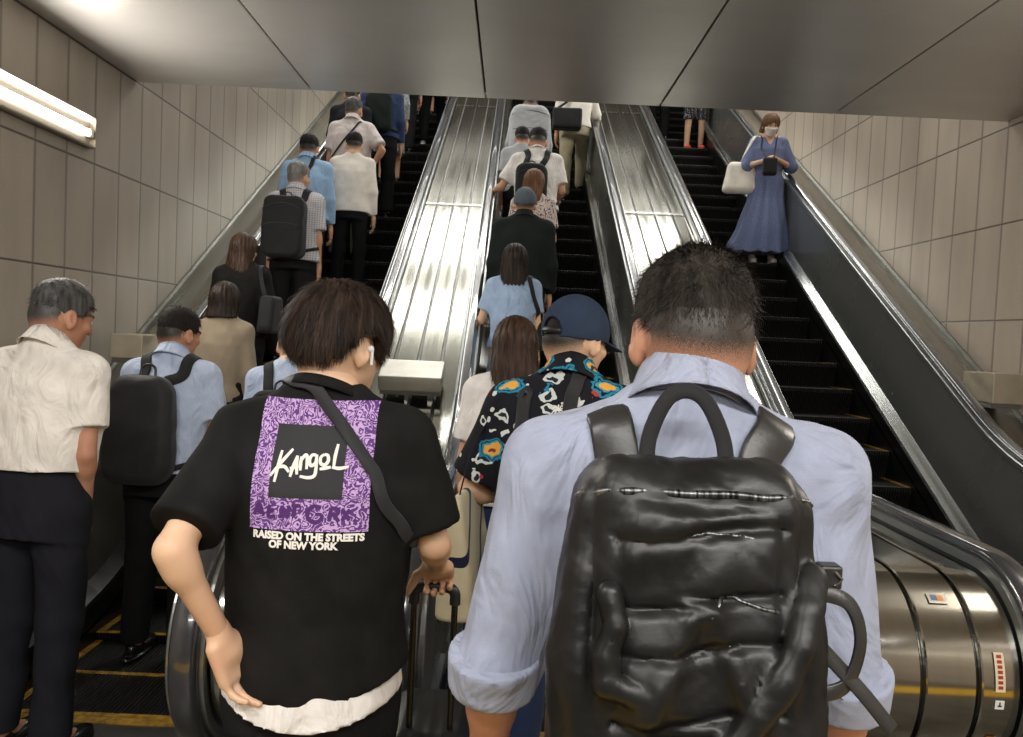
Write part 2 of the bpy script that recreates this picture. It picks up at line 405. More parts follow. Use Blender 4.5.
def un(fs,k=.02):
    def f(P):
        d=None
        for g in fs:
            kk=k
            if isinstance(g,tuple): g,kk=g
            e=g(P); d=e if d is None else smin(d,e,kk)
        return d
    return f
def cut(f,g,k=.0): return lambda P: smax(f(P),g(P),k)
def mesh_sdf(F,lo,hi,res,disp=None):
    lo=np.asarray(lo,dtype=np.float32);hi=np.asarray(hi,dtype=np.float32)
    n=np.ceil((hi-lo)/res).astype(int)+1
    # coarse pass so that only blocks near the surface are sampled finely
    ax=[lo[i]+res*np.arange(n[i],dtype=np.float32) for i in range(3)]
    B=8; D=np.full(tuple(n),1.0,dtype=np.float32)
    nb=[(n[i]+B-1)//B for i in range(3)]
    cx=[lo[i]+res*(np.arange(nb[i],dtype=np.float32)*B+(B-1)/2) for i in range(3)]
    C=np.stack(np.meshgrid(*cx,indexing='ij'),-1); dc=F(C)
    rad=res*B*.87+res*1.5+.012
    near=np.argwhere(np.abs(dc)<rad*1.35)
    sgn=dc<0
    D=np.repeat(np.repeat(np.repeat(np.where(sgn,-1.0,1.0).astype(np.float32),B,0),B,1),B,2)
    off=np.stack(np.meshgrid(*[np.arange(B)]*3,indexing='ij'),-1)
    for s in range(0,len(near),1500):
        nn=near[s:s+1500]; idx=nn[:,None,None,None,:]*B+off[None]
        P=lo+res*idx.astype(np.float32); v=F(P)
        D[idx[...,0],idx[...,1],idx[...,2]]=v
    D=D[:n[0],:n[1],:n[2]]
    s=D<0
    c=np.zeros((n[0]-1,n[1]-1,n[2]-1),dtype=np.int8); pos=np.zeros(c.shape+(3,),dtype=np.float32)
    sl=lambda dx,dy,dz:(slice(dx,n[0]-1+dx),slice(dy,n[1]-1+dy),slice(dz,n[2]-1+dz))
    corners=[(i,j,k) for i in (0,1) for j in (0,1) for k in (0,1)]
    cnt=sum(s[sl(*q)].astype(np.int8) for q in corners)
    act=(cnt>0)&(cnt<8); ii=np.argwhere(act)
    vid=-np.ones(act.shape,dtype=np.int64); vid[act]=np.arange(len(ii))
    ps=np.zeros((len(ii),3),dtype=np.float32); ct=np.zeros(len(ii),dtype=np.float32)
    vals={q:D[ii[:,0]+q[0],ii[:,1]+q[1],ii[:,2]+q[2]] for q in corners}
    for q in corners:
        for a in range(3):
            if q[a]==0:
                r=list(q); r[a]=1; r=tuple(r); v0=vals[q];v1=vals[r]
                m=(v0<0)!=(v1<0); t=np.where(m,v0/np.where(m,v0-v1,1),0)
                p=np.array(q,dtype=np.float32)[None]+t[:,None]*np.eye(3,dtype=np.float32)[a]
                ps+=p*m[:,None]; ct+=m
    V=lo+res*(ii+ps/np.maximum(ct,1)[:,None])
    faces=[]
    for a in range(3):
        b,c2=(a+1)%3,(a+2)%3
        s0=[slice(None)]*3; s1=[slice(None)]*3; s0[a]=slice(0,n[a]-1); s1[a]=slice(1,n[a])
        e=s[tuple(s0)]!=s[tuple(s1)]; E=np.argwhere(e)
        ok=(E[:,b]>0)&(E[:,c2]>0)&(E[:,b]<n[b]-1)&(E[:,c2]<n[c2]-1); E=E[ok]
        inside=s[tuple(s0)][E[:,0],E[:,1],E[:,2]]
        def g(db,dc):
            q=E.copy(); q[:,b]-=db; q[:,c2]-=dc; return vid[q[:,0],q[:,1],q[:,2]]
        Q=np.stack([g(0,0),g(1,0),g(1,1),g(0,1)],1)
        Q=np.where(inside[:,None],Q,Q[:,::-1]); faces.append(Q)
    Fc=np.concatenate(faces); Fc=Fc[(Fc>=0).all(1)]
    return V,Fc
def grad(F,P,e=.002):
    g=np.stack([F(P+A(e,0,0))-F(P-A(e,0,0)),F(P+A(0,e,0))-F(P-A(0,e,0)),F(P+A(0,0,e))-F(P-A(0,0,e))],-1)
    return g/(length(g)[...,None]+1e-9)
def project(F,P,off=0.0,it=5):
    P=np.array(P,dtype=np.float32)
    for _ in range(it):
        d=F(P)-off; P=P-grad(F,P)*d[...,None]*.9
    return P
def np_obj(name,V,Fc,mats,parent=None,smooth=True,attrs=None):
    me=bpy.data.meshes.new(name); nf=len(Fc); k=Fc.shape[1]
    me.vertices.add(len(V)); me.vertices.foreach_set('co',np.ascontiguousarray(V,dtype=np.float32).ravel())
    me.loops.add(nf*k); me.loops.foreach_set('vertex_index',np.ascontiguousarray(Fc,dtype=np.int32).ravel())
    me.polygons.add(nf); me.polygons.foreach_set('loop_start',np.arange(0,nf*k,k,dtype=np.int32)); me.polygons.foreach_set('loop_total',np.full(nf,k,dtype=np.int32))
    if smooth: me.polygons.foreach_set('use_smooth',np.ones(nf,dtype=bool))
    if not isinstance(mats,(list,tuple)): mats=[mats]
    for m in mats: me.materials.append(m)
    if attrs:
        for an,col in attrs.items():
            at=me.color_attributes.new(an,'FLOAT_COLOR','POINT'); at.data.foreach_set('color',np.ascontiguousarray(col,dtype=np.float32).ravel())
    me.update(calc_edges=True); me.validate()
    o=bpy.data.objects.new(name,me); COL.objects.link(o)
    if parent: o.parent=parent
    return o
def join_np(parts):
    Vs=[];Fs=[];n=0
    for V,F in parts: Vs.append(V);Fs.append(F+n);n+=len(V)
    return np.concatenate(Vs),np.concatenate(Fs)
def rotm(rx=0,ry=0,rz=0):
    return np.array((Matrix.Rotation(math.radians(rz),3,'Z')@Matrix.Rotation(math.radians(rx),3,'X')@Matrix.Rotation(math.radians(ry),3,'Y')),dtype=np.float32)
def basis(y,z):
    """columns x,y,z with y along first vector, z near second"""
    y=np.array(y,dtype=float);y/=np.linalg.norm(y); z=np.array(z,dtype=float); z-=y*(z@y); z/=np.linalg.norm(z)
    x=np.cross(y,z); return np.stack([x,y,z],1).astype(np.float32)
def ribbon(name,pts,nrm,w,th,m,parent=None,smooth=True):
    """flat strap along pts, nrm = outward normals, width w, thickness th"""
    P=np.asarray(pts,dtype=float);N=np.asarray(nrm,dtype=float); rows=[]
    for i in range(len(P)):
        t=P[min(i+1,len(P)-1)]-P[max(i-1,0)]; t/=np.linalg.norm(t)+1e-9; n=N[i]-t*(N[i]@t); n/=np.linalg.norm(n)+1e-9; s=np.cross(t,n)
        ww=w[i] if hasattr(w,'__len__') else w
        rows.append([tuple(P[i]+s*a*ww/2+n*b*th) for a,b in ((-1,0),(-1,.7),(-.85,1),(.85,1),(1,.7),(1,0))])
    mb=MB(); mb.grid(rows,0,True); mb.ngon(rows[0][::-1]); mb.ngon(rows[-1])
    return mb.build(name,m,parent,smooth)
def spline(pts,n=8):
    P=[np.array(p,dtype=float) for p in pts]; P=[2*P[0]-P[1]]+P+[2*P[-1]-P[-2]]; out=[]
    for i in range(1,len(P)-2):
        for k in range(n):
            t=k/n; a,b,c,d=P[i-1:i+3]
            out.append(.5*((2*b)+(-a+c)*t+(2*a-5*b+4*c-d)*t*t+(-a+3*b-3*c+d)*t**3))
    out.append(P[-2]); return np.array(out)
# ------------------------------------------------------------------ people
def skin_mat(name,col,warm):
    m=mat(name,col,.5,0,warm,nscale=9,detail=4,lo=.3,hi=.8,bump=.12,bscale=420,sss=.06); nt=m.node_tree; b=nt.nodes['Principled BSDF']
    at=node(nt,'ShaderNodeVertexColor',layer_name='paint'); old=b.inputs['Base Color'].links[0].from_socket
    nz=node(nt,'ShaderNodeTexNoise',{'Vector':node(nt,'ShaderNodeTexCoord').outputs['Object'],'Scale':700.0,'Detail':2.0})
    # paint alpha mixes painted colour (hair stubble, brows, lips, eyes) over the skin
    f=node(nt,'ShaderNodeMapRange',{'Value':mmath(nt,'ADD',at.outputs['Alpha'],mmath(nt,'MULTIPLY',mmath(nt,'SUBTRACT',nz.outputs['Fac'],.5),1.1)),'From Min':.15,'From Max':.85})
    g=mmath(nt,'MULTIPLY',f.outputs[0],mmath(nt,'GREATER_THAN',at.outputs['Alpha'],.02))
    mx=node(nt,'ShaderNodeMix',{'Factor':g,6:old,7:at.outputs['Color']},data_type='RGBA'); nt.links.new(mx.outputs[2],b.inputs['Base Color'])
    return m
SK=[skin_mat('skin_tan',s2l(204,158,128),s2l(188,134,104)),skin_mat('skin_fair',s2l(220,184,152),s2l(208,160,130)),skin_mat('skin_deep',s2l(192,142,114),s2l(172,116,90))]
def hair_mat(name,c1,c2,rough=.5):
    m=mat(name,c1,rough,0,c2,nscale=60,nstretch=(1,1,.12),spec=.22,lo=.3,hi=.75,detail=3); return m
HM={'black':hair_mat('hair_black',(.007,.006,.005),(.020,.015,.012),.7),'dark':hair_mat('hair_dark_brown',(.012,.008,.006),(.040,.023,.016)),
 'brown':hair_mat('hair_brown',(.030,.016,.010),(.085,.045,.028)),'lbrown':hair_mat('hair_auburn',(.09,.04,.02),(.2,.1,.05)),
 'grey':hair_mat('hair_salt_grey',(.10,.095,.088),(.30,.29,.27),.5),'gdark':hair_mat('hair_dark_grey',(.03,.03,.03),(.14,.135,.13),.5),'mopbrown':hair_mat('hair_mop',(.010,.007,.006),(.055,.033,.022),.62),
 'salt':hair_mat('hair_short_peppered',(.012,.010,.008),(.062,.050,.040),.6)}
HC={'black':(.012,.01,.009),'dark':(.02,.014,.01),'brown':(.05,.028,.018),'lbrown':(.09,.04,.02),'grey':(.13,.12,.11),'gdark':(.05,.05,.05),'mopbrown':(.02,.014,.01),'salt':(.03,.024,.018)}
M['eye']=mat('eye_white',(.7,.68,.66),.2)
def head_fns(s,fem=False):
    """head in head-local metres (x right, y forward, z up, origin mid skull), scale s"""
    j=.92 if fem else 1.0
    skull=[ell((0,-.012,.022),(.077,.097,.092)),(ell((0,.03,-.052),(.058*j,.062,.058)),.045),(ell((0,.062,-.088),(.026*j,.024,.022)),.03),
     (ell((0,-.045,-.03),(.062,.052,.05)),.04),
     (ell((0,.082,.026),(.05,.014,.014)),.02),(cap((0,.086,.012),(0,.108,-.022),.009,.0125),.012),(ell((.013,.098,-.026),(.008,.009,.007)),.006),(ell((-.013,.098,-.026),(.008,.009,.007)),.006),
     (ell((0,.09,-.05),(.022,.011,.0055)),.006),(ell((0,.088,-.06),(.019,.011,.0065)),.006)]
    for sx in (1,-1):
        skull.append((ell((.042*sx,.07,-.02),(.018,.016,.016)),.02))
    base=un(skull)
    def f(P):
        d=base(P)
        for sx in (1,-1):
            d=smax(d,-ell((.031*sx,.098,.008),(.017,.014,.011))(P),.012)
            d=smin(d,ell((.031*sx,.080,.006),(.0125,.0125,.0125))(P),.003)
            R=rotm(12,0,-22*sx)
            ear=ell((.082*sx,-.008,-.012),(.010,.020,.033),R)(P)
            ear=smax(ear,-ell((.094*sx,-.004,-.008),(.010,.012,.020),R)(P),.006)
            ear=smin(ear,ell((.079*sx,-.002,-.04),(.006,.010,.011))(P),.008)
            d=smin(d,ear,.006)
        return d
    return (lambda P:f(P/s)*s)
def hand_fn(side,curl=20,spread=1.0,thumb=(.75,.55,-.35),s=1.0):
    """local: y along fingers, x toward thumb, z back of the hand; palm faces -z"""
    fs=[(rbox((0,.045,0),(.038,.047,.0135),.012),.012),(ell((.018,.03,-.010),(.018,.03,.013)),.01)]
    fs.append((cap((0,-.012,0),(0,.03,0),.021,.022),.02))
    for i,(x,L,r) in enumerate(((.029,.072,.0088),(.0098,.080,.0090),(-.0095,.075,.0086),(-.0275,.058,.0078))):
        p=np.array([x,.088-(.006 if i==3 else .003*abs(i-1)),0.]); a=0; spr=x*2.2*spread
        for q,(fr,rr) in enumerate(((.44,1),(.31,.92),(.25,.82))):
            a+=math.radians(curl*(.8,1.1,.8)[q]+(i*2))
            d=np.array([spr*math.cos(a)*.5,math.cos(a),-math.sin(a)]); d/=np.linalg.norm(d); e=p+d*L*fr
            fs.append((cap(p,e,r*rr,r*rr*.93),.004)); p=e
    t=np.array(thumb,dtype=float); t/=np.linalg.norm(t); p=np.array([.022,.018,-.004]); e=p+t*.036
    t2=t*.8+np.array([0,.6,-.25*(1+curl/40)]); t2/=np.linalg.norm(t2); e2=e+t2*.032; e3=e2+t2*.024
    fs+=[(cap(p,e,.0135,.0115),.01),(cap(e,e2,.0105,.0098),.005),(cap(e2,e3,.0096,.0078),.004)]
    base=un(fs,.01); sx=side
    def f(P):
        Q=P/s
        if sx<0: Q=Q*A(-1,1,1)
        return base(Q)*s
    return f
HAIRSEED=[1]
def strands(Fshell,V,N,count,ln,w,flow,mat_,parent,up=.25,jit=.35,name='hair_strands',drop=.0,rootdepth=.003,seed=0):
    """thin ribbons of hair laid over a shell surface"""
    rs=np.random.RandomState(100+HAIRSEED[0]); HAIRSEED[0]+=1
    idx=rs.randint(0,len(V),count); P=V[idx]+rs.normal(0,.002,(count,3)); n=N[idx]
    d=flow(P); d=d-n*(d*n).sum(1,keepdims=True); d/=length(d)[:,None]+1e-6
    d=d+rs.normal(0,jit,(count,3))*.6; d+=n*(up+rs.normal(0,.12,(count,1))); d/=length(d)[:,None]+1e-6
    L=ln*(.5+rs.rand(count,1)); p0=P-n*rootdepth; K=4; rows=[p0]
    cur=d.copy(); p=p0
    for k in range(K-1):
        p=p+cur*L/(K-1); cur=cur+A(0,0,-drop)*(.5+rs.rand(count,1)); cur/=length(cur)[:,None]; rows.append(p)
    side=np.cross(cur,n); side/=length(side)[:,None]+1e-6
    ws=[w,w*.9,w*.65,w*.1]; VV=[]
    for k,r in enumerate(rows): VV.append(r-side*ws[k]/2); VV.append(r+side*ws[k]/2)
    VV=np.stack(VV,1).reshape(-1,3); F=[]
    b=np.arange(count)[:,None]*8
    for k in range(K-1): F.append(b+np.array([[2*k,2*k+1,2*k+3,2*k+2]]))
    F=np.concatenate(F)
    return VV,F
def vnormals(V,F):
    a=V[F[:,0]];b=V[F[:,1]];c=V[F[:,2]]; fn=np.cross(b-a,c-a); N=np.zeros_like(V)
    for k in range(F.shape[1]): np.add.at(N,F[:,k],fn)
    return N/(length(N)[:,None]+1e-12)
def wrinkle(V,N,amp,seed,sc=1.0,zone=None):
    rs=np.random.RandomState(seed); d=np.zeros(len(V))
    X=V*sc+.12*np.sin(V[:,[1,2,0]]*7*sc+rs.rand(3)*6)
    for k in range(6):
        q=rs.normal(0,1,3)*A(11,8,9)*(.7+.3*k); ph=rs.rand()*6; m_=.5+.5*np.sin(X@(rs.normal(0,1,3)*9)+ph*2)
        d+=(np.sqrt(np.sin(X@q+ph)**2+.06))*(1.0/(1+.25*k))*rs.choice([-1,1])*m_
    d=d/1.6
    if zone is not None: d=d*zone
    return V+N*(d*amp)[:,None]
class Person: pass
def person(label,X,Y,Z,h,face=0,lean=6,head=(0,-8,0),arms=None,sex='m',skin=0,shirt='tee',smat=None,sleeve=.55,hem=.52,loose=1.0,bottoms='trousers',bmat=None,shoe=None,
           hair='short',hcol='black',res=.012,hres=.007,build=1.07,collar=None,cmat=None,wr=.004,group=None,stride=0,fingers=20,necksl=0,shw=1.0,hairvol=1.0,hands=None,strandw=.0025,strandn=2500,headoff=(0,0),low=False,cuff=0,backlen=0,hsc=1.05,hemc=0):
    root=empty('person',(X,Y,Z+.004),math.radians(face),label=label,cat='person',group=group)
    k=h/1.72; fem=sex=='f'; B=build*k*(.9 if fem else 1.0)
    R=rotm(-lean); T0=A(0,0,.53*h)                     # torso frame (columns)
    def tw(x,y,z): return T0+R@A(x,y,z)                # torso-local -> person
    sh=.168*k*shw*(.88 if fem else 1.0)
    zs=.266*h; nb=.315*h
    J={}
    for s_,n_ in ((-1,'L'),(1,'R')): J['s'+n_]=tw(s_*sh,-.005,zs)
    ua,fa=.165*h,.148*h
    arms=arms or {}
    hd={}
    for s_,n_ in ((-1,'L'),(1,'R')):
        a=arms.get(n_,'down')
        if a=='down': e=A(.17*s_,-.06,-1); w=A(.04*s_,.2,-1)
        elif a=='down2': e=A(.2*s_,-.05,-1); w=A(.0*s_,.35,-1)
        elif a=='bent': e=A(.12*s_,-.12,-1); w=A(-.35*s_,1,.0)
        elif a=='rail': e=A(.22*s_,.12,-1); w=A(.18*s_,1,.05)
        elif a=='hip': e=A(.75*s_,-.35,-1); w=A(-.6*s_,.25,-.85)
        elif a=='phone': e=A(.1*s_,.25,-1); w=A(-.55*s_,.8,.55)
        elif a[0]=='abs':
            J['e'+n_]=A(*a[1]);J['w'+n_]=A(*a[2]); v=A(*a[3]); hd[n_]=v/np.linalg.norm(v); continue
        else: e,w=A(*a[0]),A(*a[1])
        e=e/np.linalg.norm(e); w=w/np.linalg.norm(w)
        S0=J['s'+n_]; J['e'+n_]=S0+e*ua; J['w'+n_]=J['e'+n_]+w*fa; hd[n_]=w
        if not isinstance(a,str) and len(a)>2: hd[n_]=A(*a[2])/np.linalg.norm(A(*a[2]))
    # legs
    hz=.50*h; hx=.055*h
    for s_,n_ in ((-1,'L'),(1,'R')):
        st=0
        J['h'+n_]=A(hx*s_,.0,hz); J['k'+n_]=A(hx*s_*1.1,.0+st*.5+abs(st)*.1,.28*h); J['a'+n_]=A(hx*s_*1.15,-.045+st,.05*h+ (abs(st)*.25 if st<0 else 0))
    if stride:
        ax=J['aR'][0]; J['aR']=A(ax,-.045+.346,.05*h+.205); J['kR']=A(ax,.30,.28*h+.15)
        J['hL'][1]=J['hR'][1]=.05
    hs=h/7.55/.232*hsc*(1.0 if not fem else .98)
    Hr=rotm(head[1],head[2],head[0]); C7=tw(0,-.012,.318*h)
    HR=(rotm(0,0,head[0])@rotm(head[1],head[2],0)).astype(np.float32)
    Hc=C7+rotm(0,0,head[0]*.3)@(rotm(head[1]*.7,head[2]*.7,0)@A(0,.034*hs,.110*hs+.005*h))+A(headoff[0],headoff[1],headoff[2] if len(headoff)>2 else 0)
    # --- body
    mr=(.88 if fem else 1.0)
    TB=loft([(-.06*h,.155*B,.10*B,0),(.0,.155*B,.105*B,0),(.09*h,.13*B,.09*B,0),(.18*h,.15*B,.10*B,0),(.235*h,.145*B,.095*B,-.0),(.285*h,.085*B,.062*B,-.005),(.32*h,.05*B,.05*B,-.005)],2.2)
    neck=cap(C7-A(0,0,.02),Hc+HR@A(0,-.025*hs,-.055*hs),.058*k*mr,.055*k*mr)
    limbs=[]
    for n_ in 'LR':
        limbs+=[(cap(J['s'+n_],J['e'+n_],.045*B,.032*B),.03),(cap(J['e'+n_],J['w'+n_],.031*B,.0225*B),.012),(ell(J['e'+n_]*.82+J['w'+n_]*.18,(.0285*B,.0285*B,.034*B)),.03)]
        limbs+=[(cap(J['h'+n_],J['k'+n_],.078*B,.052*B),.03),(cap(J['k'+n_],J['a'+n_],.05*B,.036*B),.02),(cap(J['a'+n_]-A(0,.0,.015*h),J['a'+n_]+A(0,.12*k,-.032*h),.034*k,.028*k),.02)]
    limbs.append((cap(J['sL'],J['sR'],.045*B,.045*B),.04))
    trap=[(cap(tw(0,-.015,.318*h),J['s'+n_]+A(0,-.005,.0),.04*B,.038*B),.05) for n_ in 'LR']
    HF0=head_fns(hs,fem); HF=xf(HF0,HR,Hc)
    bodyF=un([xf(TB,R,T0)]+limbs+trap+[(neck,.03)],.03)
    lo=A(-.55,-.45,.0);hi=A(.55,.65,h*.93)
    pts=np.array([J[q] for q in J]); lo=np.minimum(pts.min(0)-.17,A(-.25,-.25,0)); hi=np.maximum(pts.max(0)+.17,A(.25,.25,0)); lo[2]=0; hi[2]=max(Hc[2],hi[2])
    parts=[mesh_sdf(bodyF,lo,hi,res)]
    headF=un([HF,(neck,.02)],.02)
    hv,hf=mesh_sdf(headF,Hc-.155*hs,Hc+.155*hs,hres); nh0=len(parts[0][0]); parts.append((hv,hf))
    for s_,n_ in ((-1,'L'),(1,'R')):
        spec=(hands or {}).get(n_,{})
        back=spec.get('back',(s_,0,.15) if abs(hd[n_][2])>.6 else (0,0,1))
        Bh=basis(hd[n_],back)   # x = y cross z
        # thumb should point forward/inward: choose side sign so local +x is toward thumb
        tdir=spec.get('thumb',(0,1,0) if abs(hd[n_][2])>.6 else (-s_,0,0))
        sg=1 if (Bh[:,0]@A(*tdir))>0 else -1
        fn=xf(hand_fn(sg,spec.get('curl',fingers),s=k*mr*spec.get('s',1.0),thumb=spec.get('th',(.75,.55,-.35))),Bh,J['w'+n_]+hd[n_]*.012)
        fn2=un([fn,(cap(J['w'+n_]-hd[n_]*.012,J['w'+n_]+hd[n_]*.01,.0225*B,.0225*B),.01)],.01)
        c=J['w'+n_]+hd[n_]*.075; r_=spec.get('res',min(hres,.0055))
        parts.append(mesh_sdf(fn2,c-.14,c+.14,r_))
    BV,BF=join_np(parts)
    # paint
    q=(BV-Hc)@HR/hs; pc=np.zeros((len(BV),4),dtype=np.float32); hc=HC[hcol]
    ishead=np.zeros(len(BV),bool); ishead[nh0:nh0+len(hv)]=True
    if hair in('short','fade','mop','cap'):
        zz=q[:,2]-(.0+.62*q[:,1]); al=np.clip((zz+.030)/.06,0,1); 
        earz=(np.abs(q[:,0])>.072)&(q[:,2]<.03)&(np.abs(q[:,1])<.045)
        al=np.where(ishead&~earz&(q[:,2]>-.09),al,0); pc[:,:3]=hc; pc[:,3]=al*.95
    brow=ishead&(q[:,1]>.06)&(np.abs(np.abs(q[:,0])-.032)<.02)&(np.abs(q[:,2]-.028+.002*0)<.0055); pc[brow]=hc+(.9,)
    lips=ishead&(q[:,1]>.085)&(np.abs(q[:,0])<.021)&(q[:,2]<-.045)&(q[:,2]>-.066); pc[lips]=(.35,.10,.08,1.2)
    for sx in (1,-1):
        de=length(q-A(.031*sx,.080,.006)); ew=ishead&(de<.0135)&(q[:,1]>.083); pc[ew]=(.6,.58,.55,1.5)
        ir=ew&(length(q[:,[0,2]]-A(.031*sx,.006))<.0055); pc[ir]=(.015,.008,.005,1.5)
        lid=ew&(q[:,2]>.0125); pc[lid]=(.06,.03,.02,1.5)
    body=np_obj('body',BV,BF,SK[skin],root,attrs={'paint':pc})
    # --- shirt
    pr=Person(); pr.root=root; pr.tw=tw; pr.R=R; pr.T0=T0; pr.J=J; pr.h=h; pr.k=k; pr.Hc=Hc; pr.HR=HR; pr.hs=hs; pr.hd=hd; pr.C7=C7
    sm=smat
    Bx=B*loose
    hz0=(hem-.53)*h
    if shirt in('tee','shirt','blouse','jacket'):
        ex=.014 if shirt!='jacket' else .03
        lb=(.17 if not fem else .15)
        st=[(hz0,(lb+.008)*Bx+ex,.112*Bx+ex,0),(.06*h,(lb-.018)*Bx+ex,.106*Bx+ex,0),(.15*h,(lb-.008)*Bx+ex,.112*Bx+ex,0),(.21*h,(lb-.002)*Bx+ex,.108*Bx+ex,-.003),(.25*h,.145*Bx*(.92 if fem else 1)+ex,.09*Bx+ex,-.006),(.285*h,.098*B+ex,.068*B+ex,-.008),(.322*h,.052*B+ex,.052*B+ex*.6,-.008)]
        fs=[xf(loft(st,2.3),R,T0)]
        slv=[]
        for n_ in 'LR':
            s0=J['s'+n_];e0=J['e'+n_];w0=J['w'+n_]
            rr=(.055 if not fem else .050)*Bx+ex*.5
            if sleeve<=1.0:
                d=(e0-s0)/np.linalg.norm(e0-s0); end=s0+(e0-s0)*sleeve
                # curve the tube slightly into the forearm when nearly elbow length
                slv.append((cut(cap(s0,e0,rr,rr*(1.02+.1*(loose-1))),plane(end,d),.003),.035))
            else:
                fr=sleeve-1; d=(w0-e0)/np.linalg.norm(w0-e0); end=e0+(w0-e0)*fr
                g=un([cap(s0,e0,rr,rr*.86),(cap(e0,w0,rr*.86,rr*.62),.02)],.02)
                slv.append((cut(g,lambda P,p=plane(end,d),q=plane(s0+(e0-s0)*.9,(e0-s0)/np.linalg.norm(e0-s0)):np.minimum(p(P),.5),.003),.035))
        fs+=slv
        fs+=[(cap(tw(0,-.012,.318*h),J['s'+n_]+A(0,-.005,.002),.040*B+ex*.5,.044*B+ex*.6),.05) for n_ in 'LR']
        SF0=un(fs,.03)
        # neck opening: carve away around the neck
        if cuff:
            for n_ in 'LR':
                e0=J['e'+n_];w0=J['w'+n_];s0=J['s'+n_]; d=(w0-e0)/np.linalg.norm(w0-e0); c0=e0+(w0-e0)*(sleeve-1-cuff); c1=e0+(w0-e0)*(sleeve-1+.02)
                G=cut(cut(cap(e0-d*.05,w0,rr*1.02,rr*.86),plane(c1,d),.006),plane(c0,-d),.006)
                V,F=mesh_sdf(G,np.minimum(c0,c1)-.11,np.maximum(c0,c1)+.11,res*.8); N=vnormals(V,F); V=wrinkle(V,N,.002,9); np_obj('cuff',V,F,sm,root)
        nd=(Hc-C7); nd=nd/np.linalg.norm(nd)
        opening=cut(cap(C7-nd*.03,Hc,.062*k*mr+.004,.062*k*mr),lambda P:-((P-(C7+nd*(.016+necksl)))@nd),.004)
        SF=cut(SF0,lambda P:-opening(P),.006)
        if hemc:
            SFp=SF; SF=lambda P: smax(SFp(P),(hz0+.012+hemc*np.abs(((P-T0)@R)[...,0]/.19)**2)-((P-T0)@R)[...,2]-np.where(np.abs(P[...,0])>.23,.5,0),.003)
        pr.SF=SF0
        l2=np.array([J['s'+n]for n in'LR']+[J['e'+n] for n in 'LR']+([J['w'+n] for n in 'LR'] if sleeve>1 else [])+[tw(0,0,hz0),C7]); lo2=np.minimum(l2.min(0)-.12,tw(0,0,hz0)-A(.28,.22,.03)); hi2=np.maximum(l2.max(0)+.12,A(.28,.22,0)+tw(0,0,0))
        V,F=mesh_sdf(SF,lo2,hi2,res*.85); N=vnormals(V,F)
        V=wrinkle(V,N,wr,int(X*100+Y*10)%1000)
        pr.V=V;pr.F=F;pr.shirt=np_obj('jacket' if shirt=='jacket' else ('shirt' if shirt!='tee' else 'tee_shirt'),V,F,sm,root)
    if shirt=='dress':
        st=[(-.46*h,.37*k,.22*k,.09,.05),(-.30*h,.28*k,.20*k,.05,.02),(-.1*h,.20*k,.16*k,0,0),(.02*h,.162*B+.01,.12*B+.01,0),(.075*h,.128*B+.012,.1*B+.01,0),(.15*h,.15*B+.012,.122*B,.012),(.22*h,.15*B+.014,.115*B,.01),(.262*h,.14*B,.09*B,0),(.292*h,.095*B,.066*B,-.005),(.315*h,.05*B,.05*B,-.008)]
        st=[tuple(r_)+(0,)*(5-len(r_)) for r_ in st]
        fs=[xf(loft(st,2.1),R,T0)]
        for n_ in 'LR':
            s0=J['s'+n_];e0=J['e'+n_];w0=J['w'+n_]; d=(w0-e0)/np.linalg.norm(w0-e0)
            fs.append((un([cap(s0,e0,.062*B,.066*B),(cut(cap(e0,w0,.066*B,.070*B),plane(e0+(w0-e0)*.16,d),.003),.01)],.01),.03))
            fs.append((cap(tw(0,-.01,.30*h),s0,.042*B,.046*B),.04))
        SF0=un(fs,.03); nd=(Hc-C7); nd=nd/np.linalg.norm(nd)
        v1=tw(0,.13,.24*h)
        def fold(P):
            q=(P-T0)@R; an=np.arctan2(q[...,0],q[...,1]); w_=np.clip((.05*h-q[...,2])/(.4*h),0,1)
            return SF0(P)+w_*.011*np.sin(an*13+q[...,2]*3)
        SF=cut(fold,lambda P:-np.minimum(cap(C7-nd*.02,Hc,.062*k,.07*k)(P),cap(C7+A(0,.03,.01),v1,.055*k,.016)(P)),.006)
        pr.SF=SF0
        l2=np.array([J[q+n]for n in'LR' for q in 'sew']); lo2=np.minimum(l2.min(0)-.12,T0+A(-.42,-.36,-.5*h)); hi2=np.maximum(l2.max(0)+.12,T0+A(.42,.4,0)); lo2[2]=.03*h
        V,F=mesh_sdf(SF,lo2,hi2,res*.8); N=vnormals(V,F); V=wrinkle(V,N,wr,5)
        pr.shirt=np_obj('dress',V,F,sm,root)
    # --- bottoms
    if bottoms in('trousers','shorts'):
        end=.045*h if bottoms=='trousers' else .27*h
        fs=[xf(loft([(-.075*h,.15*B+.016,.105*B+.014,-.005),(0,.158*B+.014,.11*B+.012,0),(.06*h,.138*B+.014,.1*B+.01,0),(.088*h,.134*B+.012,.098*B+.008,0)],2.3),R if lean<12 else rotm(-lean*.5),T0)]
        for n_ in 'LR': fs+=[(cap(J['h'+n_],J['k'+n_],.092*B,.070*B),.03),(cap(J['k'+n_],J['a'+n_],.070*B,.062*B),.03)]
        G=un(fs,.03); G2=cut(G,lambda P:end-P[...,2],.003)
        V,F=mesh_sdf(G2,A(-.3,-.36,.02),A(.3,.36,.65*h),res*1.1); N=vnormals(V,F); V=wrinkle(V,N,wr*1.4,int(Y*30)%999)
        np_obj(bottoms,V,F,bmat,root); pr.BF=G
